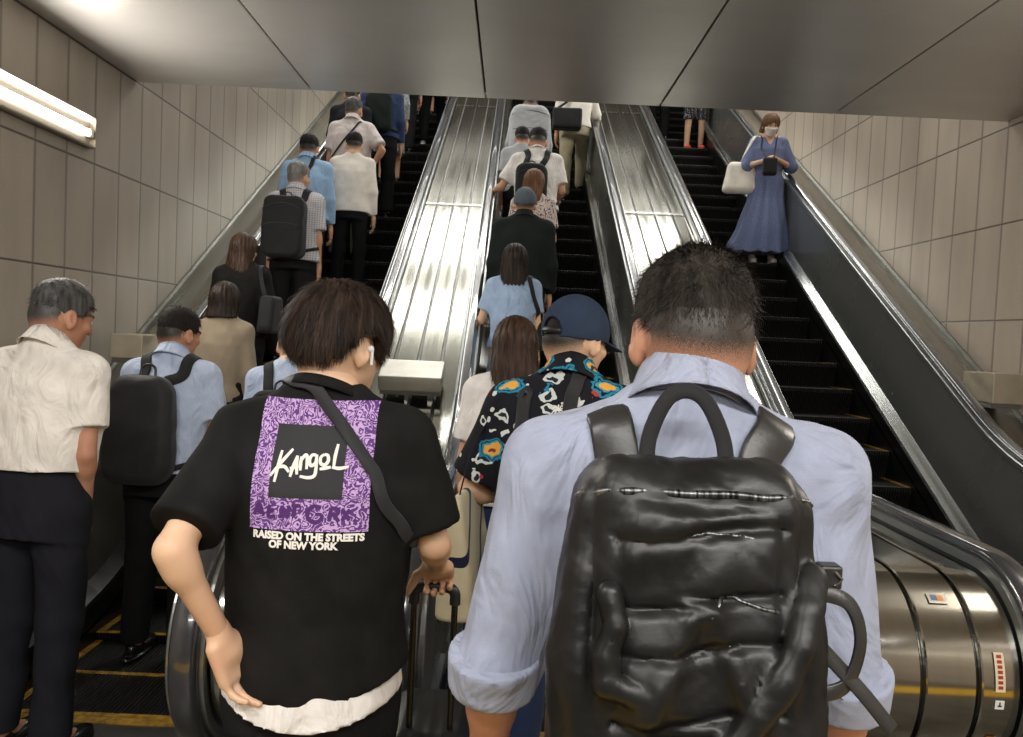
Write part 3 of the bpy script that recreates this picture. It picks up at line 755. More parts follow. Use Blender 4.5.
    if bottoms=='skirt':
        G=xf(loft([(-.30*h,.2*k,.17*k,0),(-.1*h,.165*B+.02,.13*B+.01,0),(.06*h,.13*B+.012,.1*B+.01,0)],2.1),R,T0)
        V,F=mesh_sdf(G,A(-.3,-.3,.15*h),A(.3,.3,.62*h),res*1.1); np_obj('skirt',V,F,bmat,root); pr.BF=G
    # --- shoes
    if shoe is not None:
        for n_ in 'LR':
            a=J['a'+n_]; c=A(a[0],a[1]+.055*k,a[2]-.05*h)
            tilt=0
            up=un([ell(c+A(0,.045*k,.030),(.045*k,.105*k,.033)),(ell(c+A(0,-.055*k,.042),(.037*k,.058*k,.045)),.02),(cap(c+A(0,-.05*k,.05),c+A(0,-.045*k,.085),.036*k,.034*k),.015)],.02)
            sole=lambda P,c=c: smax(smax(ell(c+A(0,.0,.01),(.051*k,.155*k,.06))(P),(P-c)[...,2]-.018,.003),-((P-c)[...,2]),.002)
            G=cut(un([up,(sole,.006)],.006),lambda P,c=c:-(P[...,2]-c[2]),.002)
            V,F=mesh_sdf(G,c+A(-.08,-.2,-.01),c+A(.08,.22,.14),max(.006,res*.6)); 
            np_obj('shoe',V,F,shoe if not isinstance(shoe,tuple) else shoe[0],root)
    # --- collar
    if collar:
        nd=(Hc-C7); nd=nd/np.linalg.norm(nd); xd=np.cross(nd,HR[:,1]*0+A(0,1,0)); xd=-xd/np.linalg.norm(xd) if xd[0]<0 else xd/np.linalg.norm(xd); yd=np.cross(nd,xd)
        rows=[]; rk=.066*k*mr+.004
        for i in range(37):
            an=-PI/2+2*PI*i/36; back=.5-.5*math.sin(an); gap=0
            o_=lambda r,z:tuple(C7+xd*math.cos(an)*r+(yd*math.sin(an))*r*1.06+nd*z)
            hh=.046*k*(.62+.5*back) if collar!='round' else .012
            if collar=='round': rows.append([o_(rk+.002,-.0),o_(rk-.0,hh+.006),o_(rk+.004,hh+.008),o_(rk+.012,-.004)])
            else: rows.append([o_(rk+.004,-.012),o_(rk-.002,hh),o_(rk+.002,hh+.003),o_(rk+.008,hh*.5),o_(rk+.017,-.002),o_(rk+.024,-.014-.016*(1-back))])
        mb=MB(); mb.grid(rows,0); ob=mb.build('collar',cmat or sm,root,True); md=ob.modifiers.new('s','SOLIDIFY'); md.thickness=.0022
    # --- hair
    H=lambda f:xf(lambda P:f(P/hs)*hs,HR,Hc)
    hl=hl2=None
    SKULL=ell((0,-.012,.022),(.077,.097,.092))
    def flow_short(P):
        q=(P-Hc)@HR; wh=A(.01,-.05,.09)*hs; d=q-wh; d[:,2]-=.03; return d@HR.T
    def flow_down(P):
        q=(P-Hc)@HR; d=np.stack([q[:,0]*.4,q[:,1]*.3,-np.ones(len(q))*.12],1); return d@HR.T
    def mk(f,lo_,hi_,strl,upf,jt,cnt,w_,flow,drop=0,rd=.003,wrk=0,nm='hair',tipmax=None):
        G=H(f); 
        cr=np.array([[lo_[0] if i&1 else hi_[0],lo_[1] if i&2 else hi_[1],lo_[2] if i&4 else hi_[2]] for i in range(8)],dtype=np.float32)*hs@HR.T+Hc
        V,F=mesh_sdf(G,cr.min(0),cr.max(0),hres); N=vnormals(V,F)
        if wrk:
            qq=((V-Hc)@HR)/hs; an=np.arctan2(qq[:,0],-qq[:,1]-.02); V=V+N*((np.sin(an*23+qq[:,2]*9)+np.sin(an*41+qq[:,2]*-13+2)*.7)*wrk)[:,None]
        parts=[(V,F)]
        if cnt:
            SV,SFc=strands(G,V,N,cnt,strl,w_,flow,None,None,upf,jt,drop=drop,rootdepth=rd)
            if tipmax is not None:
                tip=(SV[6::8]+SV[7::8])/2; ok=G(tip.astype(np.float32))<tipmax
                keep=np.repeat(ok,8); newi=np.cumsum(keep)-1; fk=ok[SFc[:,0]//8]; SV=SV[keep]; SFc=newi[SFc[fk]]
            parts.append((SV,SFc))
        V2,F2=join_np(parts); pr.hair=np_obj(nm,V2,F2,HM[hcol],root); return G
    t=.010*hairvol
    if hair in('short','fade'):
        b0=-.010 if hair=='short' else .022
        def f(P):
            z=P[...,2]; infl=np.clip((z-.01)/.08,0,1)*.014*hairvol+.003
            d=SKULL(P)-infl
            d=smax(d,(b0+.66*P[...,1])-z,.006)
            d=smax(d,.078*0+np.where(z<.055,np.abs(P[...,0])*0+P[...,1]-.052,-.1),.01)
            return d
        mk(f,(-.12,-.14,-.12),(.12,.13,.16),.018*hairvol,.55 if hair=='fade' else .3,.5,strandn,strandw,flow_short,rd=.004)
    if hair=='mop':
        def f(P):
            z=P[...,2]; x=P[...,0]; y=P[...,1]
            d=ell((0,-.010,.026),(.100,.118,.104))(P)
            d=smin(d,ell((0,-.066,-.012),(.070,.050,.055))(P),.03)
            low=np.where(y>.02,(-.005-(y-.02)*.1),-.052-(y+.1)*-.1*0+.0)
            low=np.interp(y,[-.13,-.07,-.045,-.02,.018,.04,.06,.1],[-.066,-.060,-.03,.026,.030,-.012,-.03,-.03])
            d=smax(d,low-z,.01)
            d=smax(d,-(ell((0,.085,-.04),(.064,.06,.062))(P)),.01)
            return d
        mk(f,(-.14,-.16,-.12),(.14,.15,.17),.040,.20,.30,strandn,strandw,flow_short,drop=.3,rd=.004,wrk=.0035,tipmax=.018)
    if hair in('bob','long','longback'):
        zb={'bob':-.125,'long':-.27,'longback':-.34}[hair]*hairvol
        def f(P):
            z=P[...,2]; y=P[...,1]; x=P[...,0]
            d=ell((0,-.014,.026),(.094,.114,.104))(P)
            wv=.100 if hair=='bob' else .100
            st=[(zb,wv*.78,.032,-.085),(-.12,wv*1.0,.052,-.068),(-.05,.096,.075,-.045),(.03,.092,.09,-.02)]
            d=smin(d,loft(st,2.2)(P),.02)
            low=np.where(y>.03,.035,-1.0)
            d=smax(d,-(ell((0,.09,-.045),(.062,.075,.085))(P)),.01)
            d=smax(d,-(rbox((0,.02,-.19),(.058,.05,.11),.02)(P)),.01)
            return d
        mk(f,(-.13,-.16,zb-.03),(.13,.13,.16),.09,.04,.10,strandn,strandw,flow_down,drop=.15,rd=.002,wrk=.003,tipmax=.012)
    return pr

def cap_hat(pr,m,yaw=0,brim=True,openback=True,s=1.0,name='baseball_cap'):
    hs=pr.hs; Rr=(pr.HR@rotm(0,0,yaw)).astype(np.float32)
    H=lambda f:xf(lambda P:f(P/hs)*hs,Rr,pr.Hc)
    def f(P):
        z=P[...,2]; y=P[...,1]
        o=ell((0,-.008,.022),(.090*s,.112*s,.108*s))(P)
        d=smax(o,-(o+.006),.0); pl=-(z-(-.004+.16*y))*-1
        d=smax(d,-pl,.003)
        if openback: d=smax(d,-(cap((0,-.16,.0),(0,-.05,.0),.033,.033)(P)),.003)
        d=smin(d,ell((0,0,.128),(.008,.008,.005))(P),.004)
        return d
    V,F=mesh_sdf(H(f),pr.Hc-.16,pr.Hc+.16,.0042)
    o=np_obj(name,V,F,m,pr.root)
    if brim:
        def b(P):
            z=P[...,2]; y=P[...,1]; x=P[...,0]
            e=ell((0,.085,.03),(.080,.098,.2))(P); sh=np.abs(z-(.022-(x*x)*3.2-(y-.08)*.10))-.0028
            return smax(smax(e,sh,.003),.075-y-.0*x,.003) if 0 else smax(smax(e,sh,.003),-(ell((0,-.008,.022),(.084*s,.106*s,.2))(P)),.002)
        V,F=mesh_sdf(H(b),pr.Hc-.22,pr.Hc+.22,.0042); np_obj('brim',V,F,m,o)
    if openback:
        rows=[]
        for i in range(13):
            a=(-.5+i/12)*.82; rr=.108*s
            c=A(math.sin(a)*.092,-.008-math.cos(a)*rr,-.024)
            rows.append([tuple(pr.Hc+Rr@(hs*(c+A(0,0,.012+z)))) for z in (0,.018)])
        mb=MB(); mb.grid(rows); q=mb.build('snap_strap',M['black'],o,True); md=q.modifiers.new('s','SOLIDIFY'); md.thickness=.003
    return o
from mathutils.bvhtree import BVHTree
def gear(name,pr,org,label,cat,group=None):
    """a carried thing: its empty stands at its own base, turned like the person"""
    r=pr.root; w=Matrix.Rotation(r.rotation_euler.z,3,'Z')@Vector([float(v) for v in org])+r.location
    e=empty(name,w,r.rotation_euler.z,label,cat,group); e['_o']=[float(-v) for v in org]; return e
def att(o,e):
    o.parent=e; o.location=list(e['_o']); return o
def strapline(pr,pts,off=.006,n=8,F=None):
    F=F or pr.SF; P=spline([pr.tw(*p) for p in pts],n).astype(np.float32)
    Q=project(F,P,off,4); N=grad(F,Q); 
    for _ in range(2): Q[1:-1]=(Q[:-2]+2*Q[1:-1]+Q[2:])/4
    Q=Q+N*0
    return Q,N
def backpack(pr,label,w=.30,hh=.46,d=.15,top=.28,m=None,sm=None,sw=.055,res=.009,handle=True,r=.05,pocket=True,straps=True,dx=0,taper=.0,group=None,tilt=0,sx=.085,back=.0,under=True):
    h=pr.h; m=m or M['nylon']; sm=sm or m
    zt=top*h; zc=zt-hh/2; y0=-(.125+back)*pr.k-d/2
    org=pr.tw(dx,y0,zt-hh)
    e=gear('backpack',pr,org,label,'backpack',group)
    def box(q,rc=min(w*.30,r*1.9),ry=min(d*.42,r*.8)):
        a=np.abs(q[...,0])-(w/2-rc); c=np.abs(q[...,2])-(hh/2-rc)
        d2=np.sqrt(np.maximum(a,0)**2+np.maximum(c,0)**2)+np.minimum(np.maximum(a,c),0)-rc+ry
        b=np.abs(q[...,1])-d/2+ry
        return np.sqrt(np.maximum(d2,0)**2+np.maximum(b,0)**2)+np.minimum(np.maximum(d2,b),0)-ry
    def f(P):
        q=P-A(dx,y0,zc); z=q[...,2]; q=q.copy(); q[...,0]=q[...,0]*(1+taper*np.clip(z/hh+.1,0,1)); q[...,1]=q[...,1]*(1+.35*np.clip(z/hh,0,1))
        d0=box(q)
        # front pocket panel seam
        if pocket: d0=d0+.004*np.exp(-((np.abs(box(q)+.0)+0)*0+((z+hh*.08-(q[...,1]+d/2)*.1)/.006)**2))*(q[...,1]<0)+.0035*np.exp(-((z-hh*.36)/.005)**2)
        return d0
    G=xf(f,pr.R,pr.T0); c=pr.tw(dx,y0,zc)
    V,F=mesh_sdf(G,c-A(w/2+.08,d/2+.14,hh/2+.1),c+A(w/2+.08,d/2+.14,hh/2+.1),res); N=vnormals(V,F); V=wrinkle(V,N,.007,int(w*1e4)%97,1.2)
    att(np_obj('bag_body',V,F,m),e)
    if pocket:
        q=[pr.tw(dx+a*w*.42,y0-d/2*.93,zc+hh*.0+.02*(1-a*a)) for a in np.linspace(-1,1,12)]; q=project(G,np.array(q),.001)
        mb=MB(); mb.tube(q,.0035,6); att(mb.build('zipper',M['black'],None,True),e)
        q=project(G,np.array([pr.tw(dx+a*w*.46,y0-d/2*.9+ (a*a)*.02,zt-hh*.14-.05*a*a) for a in np.linspace(-1,1,14)]),.001)
        mb=MB(); mb.tube(q,.0035,6); att(mb.build('zipper',M['black'],None,True),e)
    if handle:
        q=spline([pr.tw(dx-.035,y0+d*.3,zt-.012),pr.tw(dx-.03,y0+d*.32,zt+.032),pr.tw(dx,y0+d*.33,zt+.048),pr.tw(dx+.03,y0+d*.32,zt+.032),pr.tw(dx+.035,y0+d*.3,zt-.012)],5)
        mb=MB(); mb.tube(q,.006,8); att(mb.build('handle',M['black'],None,True),e)
    if straps:
        for s_ in (-1,1):
            pts=[(dx+s_*(sx-.012),y0+d*.42,zt-.03),(s_*sx*1.0,-.105*pr.k,.262*h),(s_*sx*1.05,-.05,.300*h),(s_*sx*1.1,.035,.295*h),(s_*(sx*1.15),.11*pr.k,.235*h),(s_*sx*1.3,.14*pr.k,.15*h),(s_*.15*pr.k,.08,.06*h),(s_*.165*pr.k,-.03,.03*h),(dx+s_*w*.42,y0+d*.4,zt-hh*.85)]
            Q,N=strapline(pr,pts,.004)
            wd=[sw]*int(len(Q)*.62)+[.025]*(len(Q)-int(len(Q)*.62))
            att(ribbon('strap',Q,N,wd,.009,sm),e)
    return e
def sidebag(pr,label,cat,pos,size,m,strap,sw=.02,rot=0,r=.03,res=.008,off=.006,smat_=None,sag=.0,name='shoulder_bag'):
    org=A(*pos)-A(0,0,size[2]/2); e=gear(name,pr,org,label,cat)
    R_=rotm(0,0,rot); b=rbox((0,0,0),tuple(v/2 for v in size),r)
    def f(P):
        q=(P-A(*pos))@R_; z=q[...,2]; q=q.copy(); q[...,0]/= (1+sag*np.clip(-z/size[2],-.5,.5)); q[...,1]/=(1-.6*np.clip(z/size[2],-.3,.5))
        return b(q)
    c=A(*pos); mx=max(size)*.75+.04; V,F=mesh_sdf(f,c-mx,c+mx,res); N=vnormals(V,F); V=wrinkle(V,N,.004,11)
    att(np_obj('bag_body',V,F,m),e)
    if strap:
        P=spline(strap,8).astype(np.float32); d=pr.SF(P); Q=P.copy(); near=np.abs(d)<.09
        Qp=project(pr.SF,P,off,4); w_=np.clip((.09-np.abs(d))/.05,0,1)[:,None]; w_=np.where(d[:,None]<off,1,w_); Q=P*(1-w_)+Qp*w_
        N=grad(pr.SF,Q); 
        for _ in range(2): Q[1:-1]=(Q[:-2]+2*Q[1:-1]+Q[2:])/4
        att(ribbon('strap',Q,N,sw,.005,smat_ or m),e)
    return e
def wrap(pr,pts2,origin=(0,0),bvh=None,off=.0016,ydir=1,ystart=-.6):
    """project points given as (x,z) in person coordinates on the shirt's back"""
    out=[]
    for x,z in pts2:
        h_=bvh.ray_cast(Vector((float(x),ystart,float(z))),Vector((0,ydir,0)))
        y=h_[0].y if h_[0] is not None else -.1
        out.append((float(x),y-off*ydir,float(z)))
    return out
def stroke_mesh(mb,pts,w,fn,m=0,n=4):
    P=spline([(a,b,0) for a,b in pts],n) if len(pts)>2 else np.array([(pts[0][0]+(pts[1][0]-pts[0][0])*i/6,pts[0][1]+(pts[1][1]-pts[0][1])*i/6,0) for i in range(7)])
    rows=[]
    for i in range(len(P)):
        t=P[min(i+1,len(P)-1)]-P[max(i-1,0)]; t=t/(np.linalg.norm(t)+1e-9); s_=np.array([-t[1],t[0],0]); ww=w*(.75+.25*math.sin(PI*i/(len(P)-1)))/2
        rows.append([(P[i]+s_*a*ww)[:2] for a in (-1,0,1)])
    flat=fn([q for r_ in rows for q in r_]); mb.grid([flat[i*3:i*3+3] for i in range(len(rows))],m)
def text_pts(txt,size,bold=.02):
    cu=bpy.data.curves.new('t','FONT'); cu.body=txt; cu.size=size; cu.align_x='CENTER'; cu.resolution_u=3; cu.offset=bold*size; cu.extrude=0
    o=bpy.data.objects.new('t',cu); COL.objects.link(o); dg=bpy.context.evaluated_depsgraph_get(); me=bpy.data.meshes.new_from_object(o.evaluated_get(dg))
    V=[tuple(v.co) for v in me.vertices]; F=[tuple(p.vertices) for p in me.polygons]; bpy.data.objects.remove(o); bpy.data.meshes.remove(me); return V,F
def cloth(name,c,c2=None,rough=.85,sheen=None,bump=.35,bscale=350,**kw):
    sheen=(.12 if max(c)>.1 else 0) if sheen is None else sheen
    return mat(name,c,rough,0,c2 or tuple(v*.86 for v in c),nscale=kw.pop('nscale',14),bump=bump,bscale=bscale,sheen=sheen,spec=.25 if max(c)>.1 else .12,**kw)
def cloth_fold(name,c,**kw):
    m=cloth(name,c,**kw); nt=m.node_tree; b=nt.nodes['Principled BSDF']; prev=b.inputs['Normal'].links[0].from_socket
    tc=node(nt,'ShaderNodeTexCoord'); mp=node(nt,'ShaderNodeMapping',{'Vector':tc.outputs['Object'],'Scale':(1,1,.55)})
    nz=node(nt,'ShaderNodeTexNoise',{'Vector':mp.outputs[0],'Scale':9.0,'Detail':3.0,'Distortion':1.4})
    bp=node(nt,'ShaderNodeBump',{'Height':nz.outputs['Fac'],'Strength':.8,'Distance':.035,'Normal':prev}); nt.links.new(bp.outputs[0],b.inputs['Normal'])
    return m
M['wshirt']=cloth_fold('white_cotton',s2l(242,236,228)); M['lblue']=cloth_fold('light_blue_cotton',s2l(184,198,224)); M['blackc']=cloth('black_cotton',(.009,.0088,.0085),(.013,.0125,.012))
M['navyt']=cloth('black_navy_trousers',(.016,.016,.021)); M['blk']=cloth('black_trousers',(.012,.012,.013)); M['lav']=cloth_fold('pale_lavender_blue_oxford',s2l(154,160,180),bscale=500)
M['beige']=cloth('beige_knit',s2l(150,136,116),bump=.6,bscale=260); M['sky']=cloth_fold('sky_blue_shirt',s2l(152,186,222)); M['cream']=cloth('cream_knit',s2l(238,232,222))
M['lilac']=cloth_fold('pale_lilac_shirt',s2l(212,202,200)); M['olive']=cloth('grey_olive_trousers',s2l(84,84,76)); M['khaki']=cloth('khaki_trousers',s2l(178,168,140)); M['navy']=cloth('navy_jacket',s2l(40,56,92))
M['dgreen']=cloth('black_green_jacket',(.014,.018,.017)); M['whitetee']=cloth_fold('bright_white_tee',s2l(236,232,228)); M['greyj']=cloth('light_grey_cloth',s2l(178,180,184)); M['pblue']=cloth_fold('powder_blue_blouse',s2l(158,182,214))
M['leather']=mat('black_shoe_leather',(.01,.01,.01),.22,spec=.6); M['wshoe']=mat('white_shoe',(.7,.7,.7),.5); M['redshoe']=mat('red_shoe',s2l(214,58,50),.5)
M['nylon']=cloth('black_nylon',(.018,.018,.019),rough=.6,sheen=.1,bump=.3,bscale=600); M['nylong']=cloth('charcoal_nylon',(.028,.028,.030),rough=.5,sheen=.1,bump=.25,bscale=500)
def check_mat():
    m=cloth('grey_white_check_shirt',s2l(196,194,198)); nt=m.node_tree; b=nt.nodes['Principled BSDF']
    tc=node(nt,'ShaderNodeTexCoord'); sp=node(nt,'ShaderNodeSeparateXYZ',{0:tc.outputs['Object']}); o=[]
    for i in (0,2): o.append(mmath(nt,'GREATER_THAN',mmath(nt,'FRACT',mmath(nt,'MULTIPLY',sp.outputs[i],55.0)),.66))
    s_=mmath(nt,'MULTIPLY',mmath(nt,'ADD',o[0],o[1]),.38)
    mx=node(nt,'ShaderNodeMix',{'Factor':s_,6:c4(s2l(200,198,202)),7:c4(s2l(110,112,124))},data_type='RGBA'); nt.links.new(mx.outputs[2],b.inputs['Base Color']); return m
M['check']=check_mat()
def blotch_mat(name,base,cols,scale=26,thr=.45):
    m=cloth(name,base); nt=m.node_tree; b=nt.nodes['Principled BSDF']; tc=node(nt,'ShaderNodeTexCoord')
    nz=node(nt,'ShaderNodeTexNoise',{'Vector':tc.outputs['Object'],'Scale':scale*.7,'Detail':3.0}); 
    vo=node(nt,'ShaderNodeTexVoronoi',{'Vector':tc.outputs['Object'],'Scale':float(scale)})
    prev=(base[0],base[1],base[2],1); sock=None
    for i,c in enumerate(cols):
        n2=node(nt,'ShaderNodeTexNoise',{'Vector':node(nt,'ShaderNodeMapping',{'Vector':tc.outputs['Object'],'Location':(i*3.7,i*1.3,i*5.1)}).outputs[0],'Scale':float(scale),'Detail':4.0})
        f=node(nt,'ShaderNodeMapRange',{'Value':n2.outputs['Fac'],'From Min':thr+.12,'From Max':thr+.14})
        mx=node(nt,'ShaderNodeMix',{'Factor':f.outputs[0],6:(sock if sock is not None else prev),7:c4(c)},data_type='RGBA'); sock=mx.outputs[2]
    nt.links.new(sock,b.inputs['Base Color']); return m
M['floral']=blotch_mat('small_floral_blouse',s2l(205,192,186),[s2l(120,78,80),s2l(60,48,56)],70,.45)
M['patt']=blotch_mat('grey_patterned_cardigan',s2l(150,152,152),[s2l(90,96,96)],60,.42)
M['plaid']=blotch_mat('dark_plaid_cloth',s2l(40,40,44),[s2l(150,150,150)],60,.45)
M['dressm']=blotch_mat('blue_dress_cloth',s2l(98,108,146),[s2l(122,132,164)],160,.42)
def Z(Y): # tread height at a standing place
    z=0
    for y in NOSES:
        if y<=Y+.01: z=nosez(y)
    return z
G_L='people standing on the left escalator'; G_M='people standing on the middle escalator'
FAST=False
def near(res): return res
# ---- nearest pair
M['mainbag']=mat('creased_black_leather',(.006,.006,.0058),.39,0,(.012,.0118,.0114),nscale=7,bump=.7,bscale=30,spec=.38,rvar=.08)
M['smlea']=mat('smooth_black_leather',(.016,.0155,.015),.36,0,(.032,.03,.028),nscale=9,bump=.2,bscale=160,spec=.55)
mm=person('nearest man, broad-shouldered, in a pale blue shirt with rolled sleeves and short peppered hair',.26,1.14,0,1.835,lean=4,res=.0075,hres=.0042,smat=M['lav'],bmat=M['blk'],shoe=M['leather'],shirt='shirt',hair='fade',hcol='salt',
   head=(4,-20,2),sleeve=1.05,collar='shirt',strandn=22000,strandw=.0011,cuff=.20,wr=.008,skin=2,shw=1.08,loose=1.0,build=1.0,hsc=1.0,headoff=(.012,-.01,-.014),
   arms={'L':((-.24,-.16,-1),(-.02,.30,-1)),'R':((.14,-.12,-1),(.10,.30,-1))})
def main_bag(pr):
    BX=-.040; h=pr.h; W=.31; HH=.49; D=.16; zt=.284*h; zc=zt-HH/2; y0=-.125*pr.k-D/2-.005
    e=gear('backpack',pr,pr.tw(BX,y0,zt-HH),'creased black leather backpack worn by the man in the pale blue shirt','backpack')
    box=rbox((0,0,0),(W/2,D/2,HH/2),.055); yf=-D/2
    def chain(pts,r):
        return [(cap(pts[i],pts[i+1],r,r),.006) for i in range(len(pts)-1)]
    rolls=un(chain([A(.130,yf+.03,.12),A(.118,yf+.004,.09),A(.106,yf-.010,.055),A(.086,yf-.014,.02),A(.062,yf-.015,-.02),A(.025,yf-.016,-.062),A(-.03,yf-.014,-.105),A(-.08,yf-.008,-.16)],.0155)
      +chain([A(-.100,yf+.0,.10),A(-.092,yf-.010,.07),A(-.104,yf-.010,.035),A(-.102,yf-.012,.010),A(-.070,yf-.013,-.002),A(-.03,yf-.010,-.015)],.0105)
      +chain([A(.128,yf+.03,-.02),A(.118,yf+.012,-.09),A(.122,yf+.012,-.16),A(.115,yf+.01,-.23)],.009),.01)
    def f(P):
        q=P-A(BX,y0,zc); x,y,z=q[...,0],q[...,1],q[...,2]; q2=q.copy()
        q2[...,0]=x*(1+.28*np.clip((z-.02)/HH*1.6,0,1)); q2[...,1]=y*(1+.30*np.clip(z/HH*1.5,0,1))
        d=box(q2); fr=np.clip(-y/.05,0,1)
        # broad sagging folds
        d=d+fr*(.0035*np.sin(z*34+1.7*np.sin(x*17)+x*9)+.0025*np.sin(x*46-z*31+2*np.sin(z*21)))
        # front organiser: raised panel with two horizontal zip valleys
        pan=smax(np.abs(x)-.088,np.abs(z-.075)-.125,.02); d=d-fr*.012*np.clip(-pan/.012,0,1)
        for zz,a in ((.168,.008),(.095,.011),(.045,.009),(-.03,.010)):
            d=d+fr*a*np.exp(-((z-zz-.01*np.sin(x*22))/.0065)**2)*(np.abs(x)<.095)
        # diagonal side folds
        for sx in (-1,1):
            ln=(x*sx-.07)*.93+(z+.06)*.36; d=d-fr*.013*np.exp(-(ln/.016)**2)*(z<.1)*(z>-.25)
            ln2=(x*sx-.115); d=d+fr*.011*np.exp(-(ln2/.010)**2)*np.clip(z*8+.6,0,1)
        d=smin(d,rolls(q),.006)
        return d*.85
    G=xf(f,pr.R,pr.T0); c=pr.tw(BX,y0,zc)
    V,F=mesh_sdf(G,c-A(.25,.2,.33),c+A(.25,.2,.33),.0052); N=vnormals(V,F); V=wrinkle(V,N,.0065,31,1.9); N=vnormals(V,F); V=wrinkle(V,N,.0028,12,4.5)
    att(np_obj('bag_body',V,F,M['mainbag']),e)
    P=lambda x,z,off=.002: project(G,np.array([pr.tw(x+BX,y0-D/2*.9,zc+z)]),off)[0]
    def line(pts,off=.002,n=8):
        q=[pr.tw(x+BX,y0-D/2*.9,zc+z) for x,z in pts]; return project(G,spline(q,n),off)
    for z in (.168,.095,.045):
        q=line([(-.08,z-.006),(-.04,z),(0,z+.002),(.04,z),(.08,z-.008)],-.001); mb=MB(); mb.tube(q,.0026,6); att(mb.build('zipper',M['zip'],None,True),e)
    # top edge zip running across the bag
    q=project(G,spline([pr.tw(x+BX,y0-.02-.05*(1-(x/.12)**2),zc+HH/2-.03-(x*x)*1.5) for x in (-.12,-.08,-.04,0,.04,.08,.12)],6),.0); mb=MB(); mb.tube(q,.005,6); att(mb.build('zipper',M['zip'],None,True),e)
    # side compression straps curling over the front
    # buckle tab on the right edge
    b=pr.tw(.168+BX,y0+.0,zc+.115); mb=MB(); mb.box(b[0]-.012,b[0]+.014,b[1]-.012,b[1]+.012,b[2]-.014,b[2]+.014); att(mb.build('buckle_tab',M['smlea'],None,bevel=.003),e)
    mb=MB(); mb.tube([(b[0]+.004,b[1]-.013,b[2]-.008),(b[0]+.012,b[1]-.014,b[2]),(b[0]+.004,b[1]-.013,b[2]+.008)],.002,6); att(mb.build('buckle',M['chrome'],None,True),e)
    # grab handle: tall webbing arch
    zt2=zc+HH/2
    q=spline([pr.tw(-.050+BX+.006,y0+.045,zt2-.03),pr.tw(-.047+BX+.006,y0+.055,zt2+.02),pr.tw(-.026+BX+.006,y0+.062,zt2+.068),pr.tw(0+BX+.006,y0+.064,zt2+.082),pr.tw(.026+BX+.006,y0+.062,zt2+.068),pr.tw(.047+BX+.006,y0+.055,zt2+.02),pr.tw(.050+BX+.006,y0+.045,zt2-.03)],6)
    N=np.array([pr.R@A(0,-1,.25)]*len(q)); att(ribbon('handle',q,N,.020,.005,M['nylon']),e)
    for s_ in (-1,1):
        pts=[(s_*.072+BX*.7,y0+D*.40,zt-.04),(s_*.088+BX*.5,-.11,.262*h),(s_*.098+BX*.3,-.07,.288*h),(s_*.104,.0,.292*h),(s_*.108,.09,.25*h),(s_*.115,.13,.16*h),(s_*.15,.10,.05*h),(s_*.17,-.02,.0*h),(s_*.13,y0+D*.4,zt-HH*.9)]
        Q,N=strapline(pr,pts,.005); wd=[.060]*int(len(Q)*.6)+[.03]*(len(Q)-int(len(Q)*.6)); att(ribbon('strap',Q,N,wd,.008,M['smlea']),e)
    # loose strap end looping out on the right
    for pts,nn in (([(.145,.10),(.185,.088),(.200,.045),(.185,-.005),(.15,-.02)],(.5,-1,.2)),([(.14,.05),(.17,.02),(.205,-.015),(.24,-.055)],(.1,-1,.6))):
        q=spline([pr.tw(x+BX,y0-.02,zc+z) for x,z in pts],7); att(ribbon('strap_end',q,np.array([A(*nn)]*len(q)),.018,.004,M['smlea']),e)
M['zip']=mat('dark_zip_teeth',(.22,.22,.22),.3,.8,(.01,.01,.01),nscale=300,nstretch=(1,.05,.05)); M['chrome']=mat('chrome',(.7,.7,.7),.15,1)
main_bag(mm)
# ---- man with the printed black tee
km=person('young man with mop hair in an oversized black T-shirt with a purple back print',-.39,1.70,0,1.77,lean=3,res=.0075,hres=.0042,smat=M['blackc'],bmat=M['blk'],shoe=M['leather'],shirt='tee',hair='mop',hcol='mopbrown',
   head=(-40,-10,3),sleeve=.84,collar='round',strandn=20000,strandw=.0014,wr=.007,skin=1,loose=1.10,hem=.495,hemc=.05,build=1.0,hsc=1.0,headoff=(.006,0),
   arms={'L':('abs',(-.228,-.20,1.215),(-.160,-.13,1.035),(.34,.12,-1)),'R':('abs',(.245,.02,1.19),(.235,.235,1.085),(.0,1,-.55))},
   hands={'R':{'curl':62,'thumb':(-1,0,0),'back':(0,.4,1)},'L':{'curl':22,'thumb':(.3,1,0),'back':(-.9,.35,0)}})
kb=BVHTree.FromPolygons([tuple(v) for v in km.V.tolist()],km.F.tolist())
def print_mat():
    m=mat('purple_lilac_graffiti_print',s2l(74,38,104),.75); nt=m.node_tree; b=nt.nodes['Principled BSDF']; tc=node(nt,'ShaderNodeTexCoord')
    mp=node(nt,'ShaderNodeMapping',{'Vector':tc.outputs['Object'],'Scale':(1,0,1)})
    n1=node(nt,'ShaderNodeTexNoise',{'Vector':mp.outputs[0],'Scale':34.0,'Detail':.6,'Distortion':1.6})
    n2=node(nt,'ShaderNodeTexNoise',{'Vector':mp.outputs[0],'Scale':58.0,'Detail':0.0,'Distortion':.8})
    f=mmath(nt,'GREATER_THAN',mmath(nt,'ADD',mmath(nt,'SINE',mmath(nt,'MULTIPLY',n1.outputs['Fac'],44.0)),mmath(nt,'MULTIPLY',mmath(nt,'SINE',mmath(nt,'MULTIPLY',n2.outputs['Fac'],30.0)),.7)),.1)
    mx=node(nt,'ShaderNodeMix',{'Factor':f,6:c4(s2l(86,44,116)),7:c4(s2l(190,158,204))},data_type='RGBA'); nt.links.new(mx.outputs[2],b.inputs['Base Color']); return m
M['print']=print_mat(); M['ink']=mat('charcoal_ink',s2l(38,38,40),.8); M['wink']=mat('white_ink',s2l(226,222,214),.8); M['pink']=mat('deep_purple_ink',s2l(74,34,100),.8); M['lilink']=mat('lilac_ink',s2l(196,166,208),.8)
PX0,PX1,PZ0,PZ1=-.113,.122,1.242,1.497
